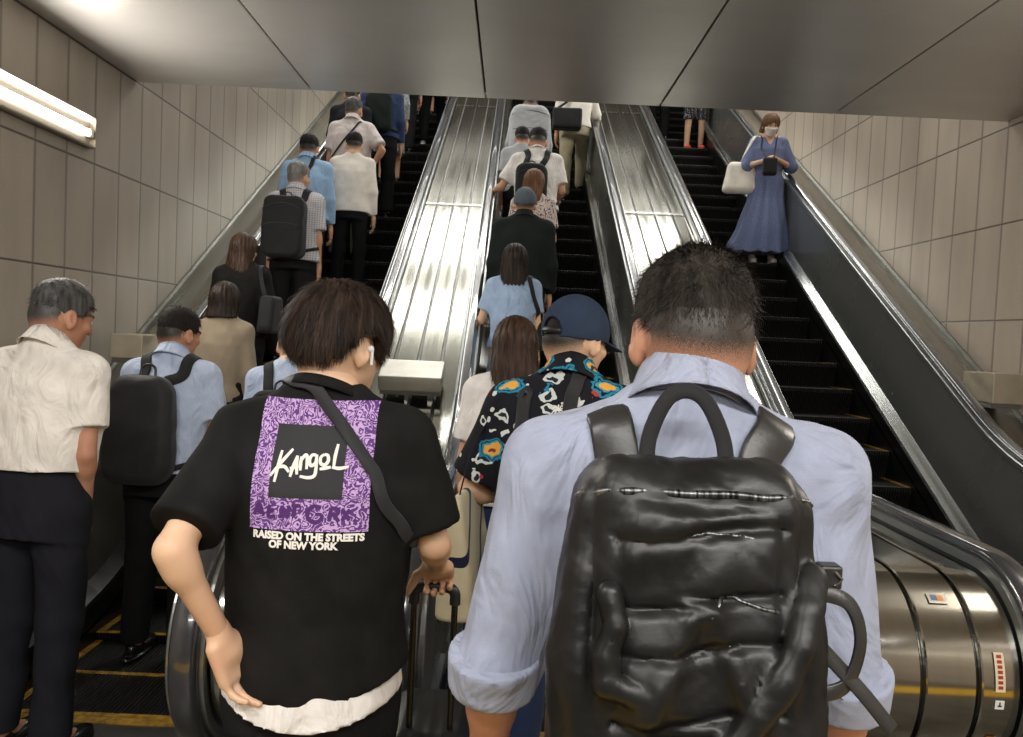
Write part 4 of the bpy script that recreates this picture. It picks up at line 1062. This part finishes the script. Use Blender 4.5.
def grid_patch(pr,bvh,x0,x1,z0,z1,n,off,name,m):
    pts=[(x0+(x1-x0)*i/n,z0+(z1-z0)*j/n) for j in range(n+1) for i in range(n+1)]; W_=wrap(pr,pts,bvh=bvh,off=off)
    mb=MB(); mb.grid([W_[j*(n+1):(j+1)*(n+1)] for j in range(n+1)]); return mb.build(name,m,pr.shirt,True)
grid_patch(km,kb,PX0,PX1,PZ0,PZ1,60,.0015,'back_print',M['print'])
U=lambda u,v:(PX0+(PX1-PX0)*(u-108)/(572-108),PZ1-(PZ1-PZ0)*(v-88)/(598-88))
x0,z0=U(182,470);x1,z1=U(468,190); grid_patch(km,kb,x0,x1,z0,z1,36,.0024,'print_square',M['ink'])
fn=lambda off:(lambda L:wrap(km,L,bvh=kb,off=off))
K=[[(218,290),(210,350),(202,410)],[(262,282),(225,330),(182,388)],[(205,356),(235,350),(256,370)],[(262,388),(270,350),(284,306)],[(284,306),(284,345),(288,378)],[(258,356),(292,346)],
   [(300,362),(299,335),(300,308)],[(300,325),(312,304),(322,310),(324,356)],[(356,302),(340,302),(332,322),(340,342),(356,330),(358,300)],[(358,300),(360,350),(356,380),(332,388),(300,384)],
   [(386,298),(374,310),(376,332),(392,338),(404,322),(400,302),(386,298)],[(374,354),(416,346)],[(434,258),(429,300),(427,344)],[(420,346),(450,350),(484,342)]]
mb=MB()
for s_ in K: stroke_mesh(mb,[U(*p) for p in s_],.0068,fn(.0034))
mb.build('script_lettering',M['wink'],km.shirt)
mb=MB() # large tagged letters in the lower band of the print
for s_ in [[(392,500),(360,498),(340,520),(345,550),(375,560),(395,545),(392,530),(370,530)],[(425,555),(430,505)],[(430,505),(455,508),(452,528),(428,530)],[(440,530),(462,556)],[(470,508),(500,552)],[(500,508),(472,552)],[(516,548),(520,552)],
           [(125,545),(145,500),(165,545)],[(130,530),(160,528)],[(190,500),(185,545),(215,545)],[(188,522),(210,520)],[(240,500),(236,548)],[(240,500),(262,545),(266,498)],[(290,500),(286,546)],[(276,500),(312,498)]]:
    stroke_mesh(mb,[U(*p) for p in s_],.0085,fn(.0026))
mb.build('tag_lettering',M['pink'],km.shirt)
for txt,cx,cz,sz in (('RAISED ON THE STREETS',342,632,.0196),('OF NEW YORK',326,666,.0196)):
    V,F=text_pts(txt,sz,.055); ox,oz=U(cx,cz); W_=wrap(km,[(ox+v[0],oz+v[1]) for v in V],bvh=kb,off=.002); newmesh('print_caption',W_,F,M['wink'],km.shirt)
# white undershirt hem showing below the tee
def under_hem(pr):
    h=pr.h;B=pr.k; G=xf(loft([(-.07*h,.20*B,.145*B,-.01),(.03*h,.172*B,.125*B,0)],2.3),pr.R,pr.T0)
    def f(P):
        q=(P-pr.T0)@pr.R; return smax(G(P),(-.058*h+.05*np.abs(q[...,0]/.17)**2*.9)-q[...,2],.003)
    V,F=mesh_sdf(f,pr.T0-A(.3,.25,.22),pr.T0+A(.3,.25,.05),.008); N=vnormals(V,F); V=wrinkle(V,N,.006,77); np_obj('undershirt',V,F,M['whitetee'],pr.root)
under_hem(km)
# sling strap across the back with its small bag on the chest
e=gear('sling_bag',km,A(.05,.17,1.15),'small black sling bag with its strap across the printed T-shirt','bag')
F=rbox((.05,.215,1.25),(.10,.035,.07),.025); V,Fc=mesh_sdf(F,A(-.1,.14,1.12),A(.2,.3,1.36),.008); att(np_obj('bag_body',V,Fc,M['nylon']),e)
pts=[(.03,.19,1.27),(-.05,.15,1.38),(-.085,.06,1.51),(-.07,-.03,1.55),(-.012,-.11,1.535),(.052,-.15,1.487),(.104,-.15,1.430),(.150,-.135,1.365),(.16,-.10,1.29),(.185,-.0,1.22),(.17,.08,1.19),(.12,.19,1.23)]
P=spline(pts,8).astype(np.float32); Q=project(km.SF,P,.006,5); N=grad(km.SF,Q)
for _ in range(3): Q[1:-1]=(Q[:-2]+2*Q[1:-1]+Q[2:])/4
att(ribbon('strap',Q,N,.026,.0045,M['nylong']),e)
# earbud
hc=km.Hc+km.HR@(km.hs*A(.088,.006,-.012)); e=gear('earbud',km,hc-A(0,0,.02),'small white wireless earbud in the ear of the mop-haired man','earbud')
mb=MB(); r_=km.HR; mb.tube([km.Hc+r_@(km.hs*A(.092,.012,-.008)),km.Hc+r_@(km.hs*A(.091,.018,-.038))],.0034,8); att(mb.build('stem',M['white'],None,True),e)
F=ell(km.Hc+km.HR@(km.hs*A(.089,.010,-.006)),(.007,.008,.008)); c=km.Hc+km.HR@(km.hs*A(.089,.010,-.006)); V,Fc=mesh_sdf(F,c-.015,c+.015,.002); att(np_obj('bud',V,Fc,M['white']),e)
# suitcase with a telescoping handle
def suitcase():
    e=empty('suitcase',(-.165,2.03,0),0,'black upright suitcase with a raised pull handle held by the mop-haired man','suitcase')
    F=rbox((0,.10,.36),(.11,.16,.28),.04); V,Fc=mesh_sdf(lambda P:F(P)+.003*np.abs(np.sin(P[...,0]*90)),A(-.15,-.1,.03),A(.15,.3,.68),.008); np_obj('case_shell',V,Fc,M['black'],e)
    for x in (-.052,.052):
        mb=MB(); mb.tube([(x,-.0,.60),(x,-.0,.985)],.0085,10); o=mb.build('pull_rod',M['rodm'],e,True)
    mb=MB(); mb.tube(spline([(-.052,0,.96),(-.050,0,.99),(-.03,0,1.003),(.03,0,1.003),(.050,0,.99),(.052,0,.96)],4),.014,12); mb.build('grip',M['black'],e,True)
    for x in (-.08,.08):
        for y in (-.02,.22):
            mb=MB(); mb.tube([(x-.012,y,.03),(x+.012,y,.03)],.03,14); mb.build('wheel',M['black'],e,True)
    return e
M['rodm']=mat('black_gloss_rod',(.01,.01,.01),.2,.3,spec=.6)
suitcase()
# ---- cap man and the woman in white
def hawaii_mat():
    m=cloth('black_island_print',(.012,.013,.017)); nt=m.node_tree; b=nt.nodes['Principled BSDF']; tc=node(nt,'ShaderNodeTexCoord')
    n1=node(nt,'ShaderNodeTexNoise',{'Vector':tc.outputs['Object'],'Scale':22.0,'Detail':2.0})
    ad=node(nt,'ShaderNodeVectorMath',{0:tc.outputs['Object'],1:node(nt,'ShaderNodeVectorMath',{0:n1.outputs['Color'],'Scale':.06},operation='SCALE').outputs[0]},operation='ADD')
    sock=(.012,.013,.017,1)
    def layer(loc,scale,r,col,thr,feature='F1'):
        nonlocal sock
        mp=node(nt,'ShaderNodeMapping',{'Vector':ad.outputs[0],'Location':loc,'Scale':(1,1,1.35)})
        v=node(nt,'ShaderNodeTexVoronoi',{'Vector':mp.outputs[0],'Scale':scale,'Randomness':.85}); sp=node(nt,'ShaderNodeSeparateColor',{0:v.outputs['Color']})
        sel=mmath(nt,'GREATER_THAN',sp.outputs[0],thr); f=mmath(nt,'MULTIPLY',sel,mmath(nt,'LESS_THAN',v.outputs['Distance'],r))
        mx=node(nt,'ShaderNodeMix',{'Factor':f,6:sock,7:c4(col)},data_type='RGBA'); sock=mx.outputs[2]
    layer((3,1,2),15.0,.36,s2l(200,204,200),.55); layer((3,1,2),15.0,.20,s2l(34,44,54),.55); layer((5,2,1),22.0,.22,s2l(206,206,200),.6); layer((7,1,5),15.0,.24,s2l(176,60,56),.82)
    layer((0,0,0),9.0,.46,s2l(40,128,158),.36); layer((0,0,0),9.0,.38,(.012,.013,.017),.36); layer((0,0,0),9.0,.34,s2l(64,148,170),.36); layer((0,0,0),9.0,.27,s2l(224,162,70),.36); layer((0,0,0),9.0,.11,s2l(120,60,70),.36)
    nt.links.new(sock,b.inputs['Base Color']); return m
M['hawaii']=hawaii_mat(); M['capblue']=cloth('navy_blue_cap_cloth',s2l(50,62,82),bump=.3); M['capgrey']=cloth('slate_grey_cap_cloth',s2l(82,90,100),bump=.3)
cm=person('man in a black island-print shirt and navy blue cap, head turned right',.175,2.42,0,1.80,lean=8,res=.0085,hres=.005,smat=M['hawaii'],bmat=M['navy'],shoe=M['leather'],shirt='shirt',hair='short',hairvol=.12,hcol='black',
   head=(-38,-14,0),sleeve=.85,collar='shirt',strandn=0,wr=.006,skin=1,loose=1.08,face=-8,arms={'L':((-.45,.05,-1),(.75,.7,-.25)),'R':'bent'})
cap_hat(cm,M['capblue'],0)
cb=BVHTree.FromPolygons([tuple(v) for v in cm.V.tolist()],cm.F.tolist()); cfn=lambda L:wrap(cm,L,bvh=cb,off=.002)
def palm(x,z,s):
    mb=MB()
    stroke_mesh(mb,[(x,z),(x+.004*s,z+.012*s),(x+.002*s,z+.026*s)],.003*s,cfn)
    for a in (20,60,100,150,195,-15): 
        a=math.radians(a); stroke_mesh(mb,[(x+.002*s,z+.026*s),(x+.002*s+math.cos(a)*.010*s,z+.026*s+math.sin(a)*.010*s+.003*s),(x+.002*s+math.cos(a)*.019*s,z+.026*s+math.sin(a)*.016*s-.004*s)],.0028*s,cfn)
    mb.build('palm_motif',M['wink'],cm.shirt)
for x,z,s in ((-.06,1.27,1.2),(.0,1.24,1.1),(.06,1.30,1.0),(-.13,1.33,1),(-.02,1.40,1.2),(.10,1.22,1),(-.09,1.16,1.1),(.12,1.38,1),(.03,1.10,1)): palm(x,z,s)
for txt,x,z in (('Aloha',-.055,1.165),('Hawaii',-.035,1.135),('Hawaii',.07,1.33),('Aloha',.05,1.05)):
    V,F=text_pts(txt,.026,.02); W_=cfn([(x+v[0]+v[1]*.2,z+v[1]) for v in V]); newmesh('shirt_lettering',W_,F,M['wink'],cm.shirt)
# cream tote with navy stripes on his left arm
def tote(pr):
    e=gear('tote_bag',pr,A(-.30,.03,.80),'cream tote bag with navy stripes hanging at the side of the man in the cap','bag')
    def f(P):
        q=P-A(-.30,.03,.98); z=q[...,2]; th=.05-.035*np.clip(z/.2,-.2,1); x=np.abs(q[...,0])-th; y=np.abs(q[...,1])-(.17+.02*z/.2); zz=np.abs(z)-.19
        return smax(smax(x,y,.03),zz,.02)
    V,F=mesh_sdf(f,A(-.42,-.2,.76),A(-.18,.26,1.2),.008); N=vnormals(V,F); V=wrinkle(V,N,.005,3); att(np_obj('bag_body',V,F,M['totem']),e)
    for y in (-.05,.11):
        q=spline([(-.30,y-.03,1.15),(-.27,y,1.30),(-.225,.03,1.40),(-.2,.03,1.44)],6); att(ribbon('strap',q,np.array([A(-1,-.2,.2)]*len(q)),.022,.004,M['navyt']),e)
    return e
def tote_mat():
    m=cloth('cream_canvas_navy_stripe',s2l(206,196,166)); nt=m.node_tree; b=nt.nodes['Principled BSDF']; tc=node(nt,'ShaderNodeTexCoord'); sp=node(nt,'ShaderNodeSeparateXYZ',{0:tc.outputs['Object']})
    v=mmath(nt,'ADD',mmath(nt,'MULTIPLY',sp.outputs[1],1.0),mmath(nt,'MULTIPLY',sp.outputs[2],-.8)); d=mmath(nt,'ABSOLUTE',mmath(nt,'SUBTRACT',mmath(nt,'FRACT',mmath(nt,'MULTIPLY',mmath(nt,'ADD',v,3.02),5.0)),.5))
    mx=node(nt,'ShaderNodeMix',{'Factor':mmath(nt,'LESS_THAN',d,.07),6:c4(s2l(206,196,166)),7:c4(s2l(26,30,58))},data_type='RGBA'); nt.links.new(mx.outputs[2],b.inputs['Base Color']); return m
M['totem']=tote_mat(); tote(cm)
e=gear('shoulder_bag',cm,A(.15,.12,.95),'dark grey shoulder bag whose straps cross the island-print shirt','bag')
F=rbox((.12,.22,1.05),(.13,.04,.10),.03); V,Fc=mesh_sdf(F,A(-.05,.15,.9),A(.3,.3,1.2),.009); att(np_obj('bag_body',V,Fc,M['nylon']),e)
for pts in ([(-.13,.10,1.25),(-.125,.06,1.42),(-.125,-.02,1.47),(-.14,-.10,1.38),(-.155,-.11,1.24),(-.15,-.10,1.1),(-.12,-.08,.98)],[(.05,.14,1.2),(.03,.08,1.44),(.02,-.04,1.49),(.02,-.12,1.42),(.04,-.14,1.28),(.09,-.13,1.14),(.14,-.08,1.02)]):
    P=spline(pts,8).astype(np.float32); Q=project(cm.SF,P,.006,5); N=grad(cm.SF,Q); att(ribbon('strap',Q,N,.042,.005,M['strapg']),e) if 'strapg' in M else att(ribbon('strap',Q,N,.042,.005,M['nylong']),e)
w1=person('woman with straight brown hair in a loose white top beside the man in the cap',.02,3.5,Z(3.5),1.75,lean=6,sex='f',build=1.14,res=.010,hres=.006,smat=M['whitetee'],bmat=M['navy'],shoe=M['wshoe'],hair='long',hairvol=.75,hcol='brown',head=(0,-12,0),sleeve=.75,loose=1.18,strandn=5000,bottoms='trousers')
# ---- left escalator
a1=person('grey-haired man in a white short-sleeved shirt at the far left, head bowed',-1.74,3.0,0,1.80,lean=4,face=-12,res=.0085,hres=.005,smat=M['wshirt'],bmat=M['navyt'],shoe=M['leather'],shirt='shirt',collar='shirt',hcol='gdark',head=(-22,-18,0),sleeve=.66,hem=.595,loose=1.1,wr=.007,skin=2,strandn=6000,strandw=.002,group=None,arms={'R':((.10,-.12,-1),(-.30,.36,-1)),'L':'down'})
a2=person('dark-haired man in a light blue short-sleeved shirt with a big black backpack',-1.66,3.93,Z(3.93),1.73,lean=6,res=.0095,hres=.006,smat=M['lblue'],bmat=M['blk'],shoe=M['leather'],shirt='shirt',collar='shirt',hcol='black',head=(-28,-14,0),sleeve=.75,skin=2,strandn=4000,wr=.006,arms={'R':((.22,-.05,-1),(-.3,1,-.1)),'L':'bent'},loose=1.08)
backpack(a2,'big plain black backpack on the man in the light blue short-sleeved shirt',w=.33,hh=.52,d=.15,top=.262,m=M['nylong'],sm=M['nylon'],r=.07,pocket=False,sx=.09,taper=.25,dx=-.05)
a3=person('person in a pale blue shirt with a dark backpack, mostly hidden behind the mop-haired man',-1.17,4.26,Z(4.26),1.64,lean=6,smat=M['lblue'],bmat=M['blk'],shoe=M['leather'],shirt='shirt',hcol='black',sleeve=1.6,skin=1,head=(0,-20,0))
backpack(a3,'dark backpack seen just left of the mop-haired man, worn over a pale blue shirt',w=.28,hh=.42,d=.13,top=.235)
a4=person('woman in a beige knit top with a dark brown bob on the left escalator',-1.78,4.96,Z(4.96),1.58,lean=5,sex='f',build=1.14,smat=M['beige'],bmat=M['blk'],shoe=M['leather'],hair='bob',hcol='dark',sleeve=1.7,head=(0,-6,0),hres=.007,strandn=3500)
a5=person('woman in a black T-shirt with long brown hair and a black shoulder bag',-1.90,5.65,Z(5.65),1.56,lean=4,sex='f',build=1.22,smat=M['blackc'],bmat=M['blk'],shoe=M['leather'],hair='long',hcol='brown',sleeve=.75,loose=1.1,head=(-15,-4,0),strandn=3500,skin=1,arms={'R':((.3,-.1,-1),(-.2,1,-.1))})
sidebag(a5,'slouchy black leather shoulder bag on the woman in the black T-shirt','bag',(.24,-.07,.98),(.11,.28,.26),M['nylon'],[(.23,-.16,1.06),(.19,-.12,1.20),(.15,-.05,1.31),(.15,.03,1.30),(.19,.08,1.18),(.23,.04,1.06)],sw=.025)
a6=person('grey-haired man in a checked short-sleeved shirt with a boxy black backpack',-1.82,6.69,Z(6.69),1.68,lean=4,smat=M['check'],bmat=M['blk'],shoe=M['leather'],shirt='shirt',collar='shirt',hcol='grey',sleeve=.85,head=(-18,-4,0),skin=0,strandn=3000,loose=1.1,hem=.50,arms={'R':((.1,-.08,-1),(.02,.15,-1))},res=.011)
backpack(a6,'boxy black backpack on the grey-haired man in the checked shirt',w=.33,hh=.50,d=.18,top=.262,m=M['nylon'],r=.04,dx=-.03)
a7=person('man in a sky blue long-sleeved shirt with a strap over his shoulder',-1.92,7.38,Z(7.38),1.68,lean=5,smat=M['sky'],bmat=M['navyt'],shoe=M['leather'],shirt='shirt',collar='shirt',hcol='black',sleeve=1.85,head=(5,-8,0),loose=1.12,strandn=1500)
sidebag(a7,'dark shoulder bag of the man in the sky blue shirt','bag',(.0,.21,.98),(.26,.08,.2),M['nylon'],[(.05,.18,1.08),(.08,.12,1.3),(.075,.0,1.44),(.06,-.10,1.36),(-.02,-.13,1.22),(-.12,-.10,1.08),(-.15,.05,1.0),(-.1,.18,1.0)],sw=.035)
a8=person('person in a cream long-sleeved knit top and black trousers, right of the sky blue shirt',-1.58,7.73,Z(7.73),1.60,lean=5,smat=M['cream'],bmat=M['blk'],shoe=M['leather'],hcol='black',sleeve=1.9,head=(12,-10,0),loose=1.15,hem=.50,strandn=1500,build=.95,skin=1)
a9=person('grey-haired man in a pale lilac short-sleeved shirt with hand on hip',-1.74,8.42,Z(8.42),1.72,lean=5,smat=M['lilac'],bmat=M['olive'],shoe=M['leather'],shirt='shirt',collar='shirt',hcol='gdark',sleeve=.8,head=(-15,-6,0),arms={'R':'hip','L':'down'},strandn=1500,loose=1.1)
sidebag(a9,'dark sling bag of the grey-haired man with hand on hip','bag',(.0,.2,1.0),(.24,.08,.16),M['nylon'],[(.05,.18,1.05),(.1,.1,1.32),(.09,-.03,1.43),(.03,-.12,1.33),(-.08,-.13,1.18),(-.16,-.05,1.05),(-.1,.17,1.0)],sw=.018)
a10=person('person in a navy jacket on the left escalator behind the lilac shirt',-1.62,9.46,Z(9.46),1.76,lean=4,smat=M['navy'],bmat=M['blk'],shoe=M['leather'],shirt='jacket',hcol='black',sleeve=1.85,strandn=0)
backpack(a10,'dark green-black backpack on the person in the navy jacket',w=.30,hh=.46,d=.14,top=.262,m=M['dgreen'],pocket=False)
a11=person('dark-clad person near the left wall, high on the left escalator',-1.9,9.11,Z(9.11),1.66,lean=4,smat=M['navyt'],bmat=M['blk'],shoe=M['leather'],hcol='black',sleeve=1.8,strandn=0,res=.014)
a12=person('person in a grey patterned cardigan and black shoes high on the left escalator',-1.66,10.5,Z(10.5),1.60,lean=3,sex='f',smat=M['patt'],bmat=M['patt'],shoe=M['leather'],hair='bob',hcol='black',sleeve=1.8,strandn=0,bottoms='skirt',hem=.36,res=.014,loose=1.1)
a13=person('person in a pale striped shirt high on the left escalator',-1.66,11.54,Z(11.54),1.7,smat=M['lblue'],bmat=M['blk'],shoe=M['leather'],hcol='black',sleeve=1.8,strandn=0,res=.014)
a14=person('person in black trousers and pale shoes walking up the left escalator',-1.3,11.88,Z(11.88),1.7,smat=M['blk'],bmat=M['blk'],shoe=M['wshoe'],hcol='black',sleeve=1.8,strandn=0,res=.014,stride=.14)
a15=person('person in a pale patterned skirt farthest up the left escalator',-1.55,13.25,Z(13.25),1.6,sex='f',smat=M['blk'],bmat=M['khaki'],shoe=M['leather'],hair='bob',hcol='black',sleeve=1.8,strandn=0,res=.014,bottoms='skirt')
a16=person('person in dark clothes far up the left escalator on its right side',-1.2,13.6,Z(13.6),1.7,smat=M['navyt'],bmat=M['blk'],shoe=M['leather'],hcol='black',sleeve=1.8,strandn=0,res=.014)
# ---- middle escalator
b1=person('woman in a powder blue blouse with long straight dark hair on the middle escalator',-.0,5.65,Z(5.65),1.57,lean=3,sex='f',smat=M['pblue'],bmat=M['pblue'],shoe=M['leather'],hair='longback',hairvol=.95,hcol='dark',sleeve=.7,loose=1.15,head=(0,-4,0),strandn=5000,bottoms='skirt',arms={'L':((-.35,.1,-1),(-.1,1,.05))},skin=1,hres=.006)
sidebag(b1,'dark strap bag over the right shoulder of the woman in powder blue','bag',(.22,.06,.92),(.09,.24,.2),M['nylon'],[(.20,.0,1.0),(.16,-.08,1.16),(.12,-.08,1.29),(.12,.0,1.33),(.16,.08,1.2),(.2,.1,1.0)],sw=.03)
b2=person('person in a black jacket and slate grey cap on the middle escalator',.06,6.34,Z(6.34),1.69,lean=4,smat=M['dgreen'],bmat=M['blk'],shoe=M['leather'],shirt='jacket',collar='shirt',hcol='black',sleeve=1.85,head=(0,-4,0),strandn=0,hairvol=.12,loose=1.05)
cap_hat(b2,M['capgrey'],0,openback=False)
b3=person('woman with auburn hair in a floral blouse just beyond the grey cap',.14,7.03,Z(7.03),1.58,lean=4,sex='f',smat=M['floral'],bmat=M['khaki'],shoe=M['leather'],hair='long',hairvol=.9,hcol='lbrown',sleeve=.8,loose=1.15,head=(-20,-6,0),strandn=1500,bottoms='skirt',skin=1)
b4=person('man in a bright white T-shirt with his left hand on the handrail',.17,7.73,Z(7.73),1.74,lean=7,smat=M['whitetee'],bmat=M['blk'],shoe=M['leather'],shirt='tee',collar='round',hcol='black',sleeve=.8,head=(0,-22,0),strandn=1500,loose=1.15,hair='fade',arms={'L':((-.6,.1,-1),(-.45,.85,-.15)),'R':((.25,-.1,-1),(-.1,1,-.2))},shw=1.05)
backpack(b4,'black backpack slung low on the man in the white T-shirt',w=.30,hh=.50,d=.16,top=.21,m=M['nylon'],dx=-.05)
mb=MB(); 
b5=person('short dark-haired person just beyond the man in the white T-shirt',.02,8.42,Z(8.42),1.50,smat=M['greyj'],bmat=M['blk'],shoe=M['leather'],hcol='black',sleeve=.8,strandn=0,res=.014)
b6=person('person bearing a large pale grey backpack at the top of the visible middle line',.10,9.11,Z(9.11),1.68,smat=M['greyj'],bmat=M['blk'],shoe=M['leather'],hcol='black',sleeve=1.7,strandn=0,res=.014,head=(0,-30,0),lean=10)
backpack(b6,'large pale grey rounded backpack high on the middle escalator',w=.44,hh=.62,d=.18,top=.31,m=M['greyj'],r=.09,pocket=True,handle=False)
b7=person('person in khaki trousers walking up the right side of the middle escalator',.68,10.15,Z(10.15),1.75,smat=M['cream'],bmat=M['khaki'],shoe=M['leather'],hcol='black',sleeve=1.5,strandn=0,res=.013,stride=.12,arms={'R':((.35,.2,-1),(.2,1,-.2))})
sidebag(b7,'black messenger bag at the hip of the person in khaki trousers','bag',(-.12,-.19,.98),(.36,.14,.26),M['nylon'],[(-.26,-.13,1.1),(-.1,-.14,1.25),(.06,-.1,1.42),(.1,.02,1.44),(.05,.12,1.3),(-.1,.15,1.1),(-.25,.0,1.0)],sw=.035)
# ---- right escalator
d1=person('woman in a long blue dress and pale face mask on the right escalator',2.64,8.68,Z(8.68),1.60,face=172,build=1.22,lean=2,sex='f',shirt='dress',smat=M['dressm'],bottoms='none',shoe=M['wshoe'],hair='bob',hcol='lbrown',hairvol=.8,head=(8,-26,0),strandn=1500,skin=1,res=.010,hres=.006,arms={'R':((.3,.15,-1),(-.75,.8,.12)),'L':((-.42,.0,-1),(.75,.65,.2))},fingers=45,wr=.006)
def mask(pr):
    f=xf(lambda P:(lambda P:smax(smax(head_fns(1.0,True)(P)-.010,-(P[...,1]-.035),.003),smax(P[...,2]+.012,-.108-P[...,2],.01),.003))(P/pr.hs)*pr.hs,pr.HR,pr.Hc)
    V,F=mesh_sdf(f,pr.Hc-.15,pr.Hc+.15,.005); np_obj('face_mask',V,F,M['maskm'],pr.root)
M['maskm']=mat('pale_beige_mask',s2l(226,216,208),.8); mask(d1)
sidebag(d1,'pale beige shoulder bag hanging by the left side of the blue dress','bag',(.27,.03,.90),(.34,.13,.34),M['cream'],[(.30,.02,1.06),(.22,.06,1.18),(.14,.03,1.31),(.13,-.03,1.30),(.2,-.06,1.15),(.28,.0,1.05)],sw=.03,r=.06,sag=.4)
sidebag(d1,'small black bag and phone held before the blue dress','bag',(.02,.30,.97),(.15,.07,.19),M['nylon'],[(.06,.26,1.07),(.10,.16,1.2),(.08,.1,1.30),(.07,0,1.34),(-.07,.0,1.34),(-.07,.1,1.30),(-.05,.2,1.15),(-.02,.27,1.06)],sw=.012,name='crossbody_bag')
d2=person('person in plaid shorts and red shoes high on the right escalator',2.60,12.2,Z(12.2),1.66,face=180,smat=M['blk'],bmat=M['plaid'],shoe=M['redshoe'],hcol='black',sleeve=.8,strandn=0,res=.013,bottoms='shorts',skin=1)
d3=person('person in black with dark trousers, high on the left side of the right escalator',2.1,12.55,Z(12.55),1.7,face=180,smat=M['blk'],bmat=M['blk'],shoe=M['leather'],hcol='black',sleeve=.8,strandn=0,res=.014)
for q in (a1,a2,a3,a4,a5,a6,a7,a8,a9,a10,a11,a12,a13,a14,a15,a16): q.root['group']=G_L
for q in (w1,b1,b2,b3,b4,b5,b6,b7): q.root['group']=G_M
for q in (d1,d2,d3): q.root['group']='people standing on the right escalator'
# ---- stickers on the drum of the right divider
def drum_item(name,xa,xb,a0,a1,m,label,cat,r=.3145):
    ca=(a0+a1)/2; y,z=on_drum(ca,r); e=empty(name,((xa+xb)/2-dv.location.x,y-dv.location.y,z-dv.location.z),label=label); e.parent=dv
    mb=MB(); drum_patch(mb,xa,xb,a0,a1,0,r); mb.v=[(v[0]-(xa+xb)/2,v[1]-y,v[2]-z) for v in mb.v]; return mb,e
M['stick']=mat('cream_sticker',s2l(222,210,182),.4); M['stickred']=mat('red_ink',s2l(170,50,30),.5); M['orange']=mat('orange_ink',s2l(214,140,70),.5); M['blueink']=mat('blue_ink',s2l(90,110,140),.5)
def sticker(name,xa,xb,a0,a1,label,marks,base='stick'):
    mb,e=drum_item(name,xa,xb,a0,a1,None,label,'sticker'); mb.build('sticker_sheet',M[base],e)
    cx=(xa+xb)/2; y,z=on_drum((a0+a1)/2,.3145)
    for (ua,ub,va,vb,m) in marks:
        q=MB(); drum_patch(q,xa+(xb-xa)*ua,xa+(xb-xa)*ub,a0+(a1-a0)*va,a0+(a1-a0)*vb,0,.3152); q.v=[(v[0]-cx,v[1]-y,v[2]-z) for v in q.v]; q.build('printed_mark',M[m],e)
sticker('warning_sticker',1.515,1.545,1.15,1.52,'narrow vertical cream sticker with red characters on the steel drum',[(.25,.75,.06+.13*i,.06+.13*i+.085,'stickred') for i in range(7)])
sticker('arrow_sticker',1.516,1.544,1.60,1.69,'small round white sticker with a black down arrow on the steel drum',[(.42,.58,.2,.6,'black'),(.28,.72,.55,.72,'black')],'white')
sticker('button_sticker',1.516,1.546,2.02,2.12,'small round orange-red sticker low on the steel drum',[(.3,.7,.3,.7,'stickred')],'orange')
sticker('notice_sticker',1.36,1.42,.55,.68,'small square sticker with a blue and orange mark on top of the drum',[(.15,.5,.25,.75,'blueink'),(.5,.8,.25,.75,'orange')],'steel')
# ------------------------------------------------------------------ camera and light
def cam():
    p,y,r=math.radians(-2.35),math.radians(.12),math.radians(2.57)
    cp,sp,cy,sy,cr,sr=math.cos(p),math.sin(p),math.cos(y),math.sin(y),math.cos(r),math.sin(r)
    fw=Vector((sy*cp,cy*cp,sp)); rt=Vector((cy,-sy,0)); up=rt.cross(fw)
    r2=rt*cr+up*sr; u2=-rt*sr+up*cr
    c=bpy.data.cameras.new('camera'); o=bpy.data.objects.new('camera',c); COL.objects.link(o)
    m=Matrix((r2,u2,-fw)).transposed().to_4x4(); m.translation=Vector((0,0,1.65)); o.matrix_world=m
    c.sensor_width=36; c.lens=808/1023*36; c.clip_start=.05; S.camera=o
cam()
def area(name,loc,rot,sx,sy,power,col=(1,.95,.87)):
    l=bpy.data.lights.new(name,'AREA'); l.shape='RECTANGLE'; l.size=sx; l.size_y=sy; l.energy=power; l.color=col
    o=bpy.data.objects.new(name,l); COL.objects.link(o); o.location=loc; o.rotation_euler=rot; return o
area('concourse_and_fill_light',(.9,-.9,3.2),(math.radians(12),0,0),3.6,.25,125,(1,.97,.92))
area('concourse_and_fill_light',(.3,-3.2,3.2),(math.radians(15),0,0),4.5,.25,110,(1,.97,.92))
area('concourse_and_fill_light',(-1.7,.2,3.2),(math.radians(14),0,0),1.4,.25,45,(1,.97,.92))  # added fill to brighten the left front, no known lamp here
area('added_side_fill',(XL+.15,8.3,5.6),(0,math.radians(-62),0),.3,5,75,(1,.99,.94))  # added pair of fills for the upper hall, no fixtures on these walls
area('added_side_fill',(XR-.15,8.3,5.6),(0,math.radians(62),0),.3,5,75,(1,.99,.94))
area('wall_lamp_light',(XL+.09,4.24,2.76),(0,-PI/2,0),.1,1.3,42,(1,.94,.85))
area('wall_lamp_light',(XR-.09,2.6,2.76),(0,PI/2,0),.1,1.3,34,(1,.93,.82))
area('upper_hall_light',(.3,9.3,7.3),(math.radians(-10),0,0),5.2,.22,60,(1,.99,.94))
area('upper_hall_light',(.3,11.7,8.7),(math.radians(-10),0,0),5.2,.34,150,(1,.99,.94))
w=bpy.data.worlds.new('world'); S.world=w; w.use_nodes=True
w.node_tree.nodes['Background'].inputs[0].default_value=(.9,.92,1,1); w.node_tree.nodes['Background'].inputs[1].default_value=.2
S.view_settings.view_transform='Standard'; S.view_settings.look='None'; S.view_settings.exposure=0.0
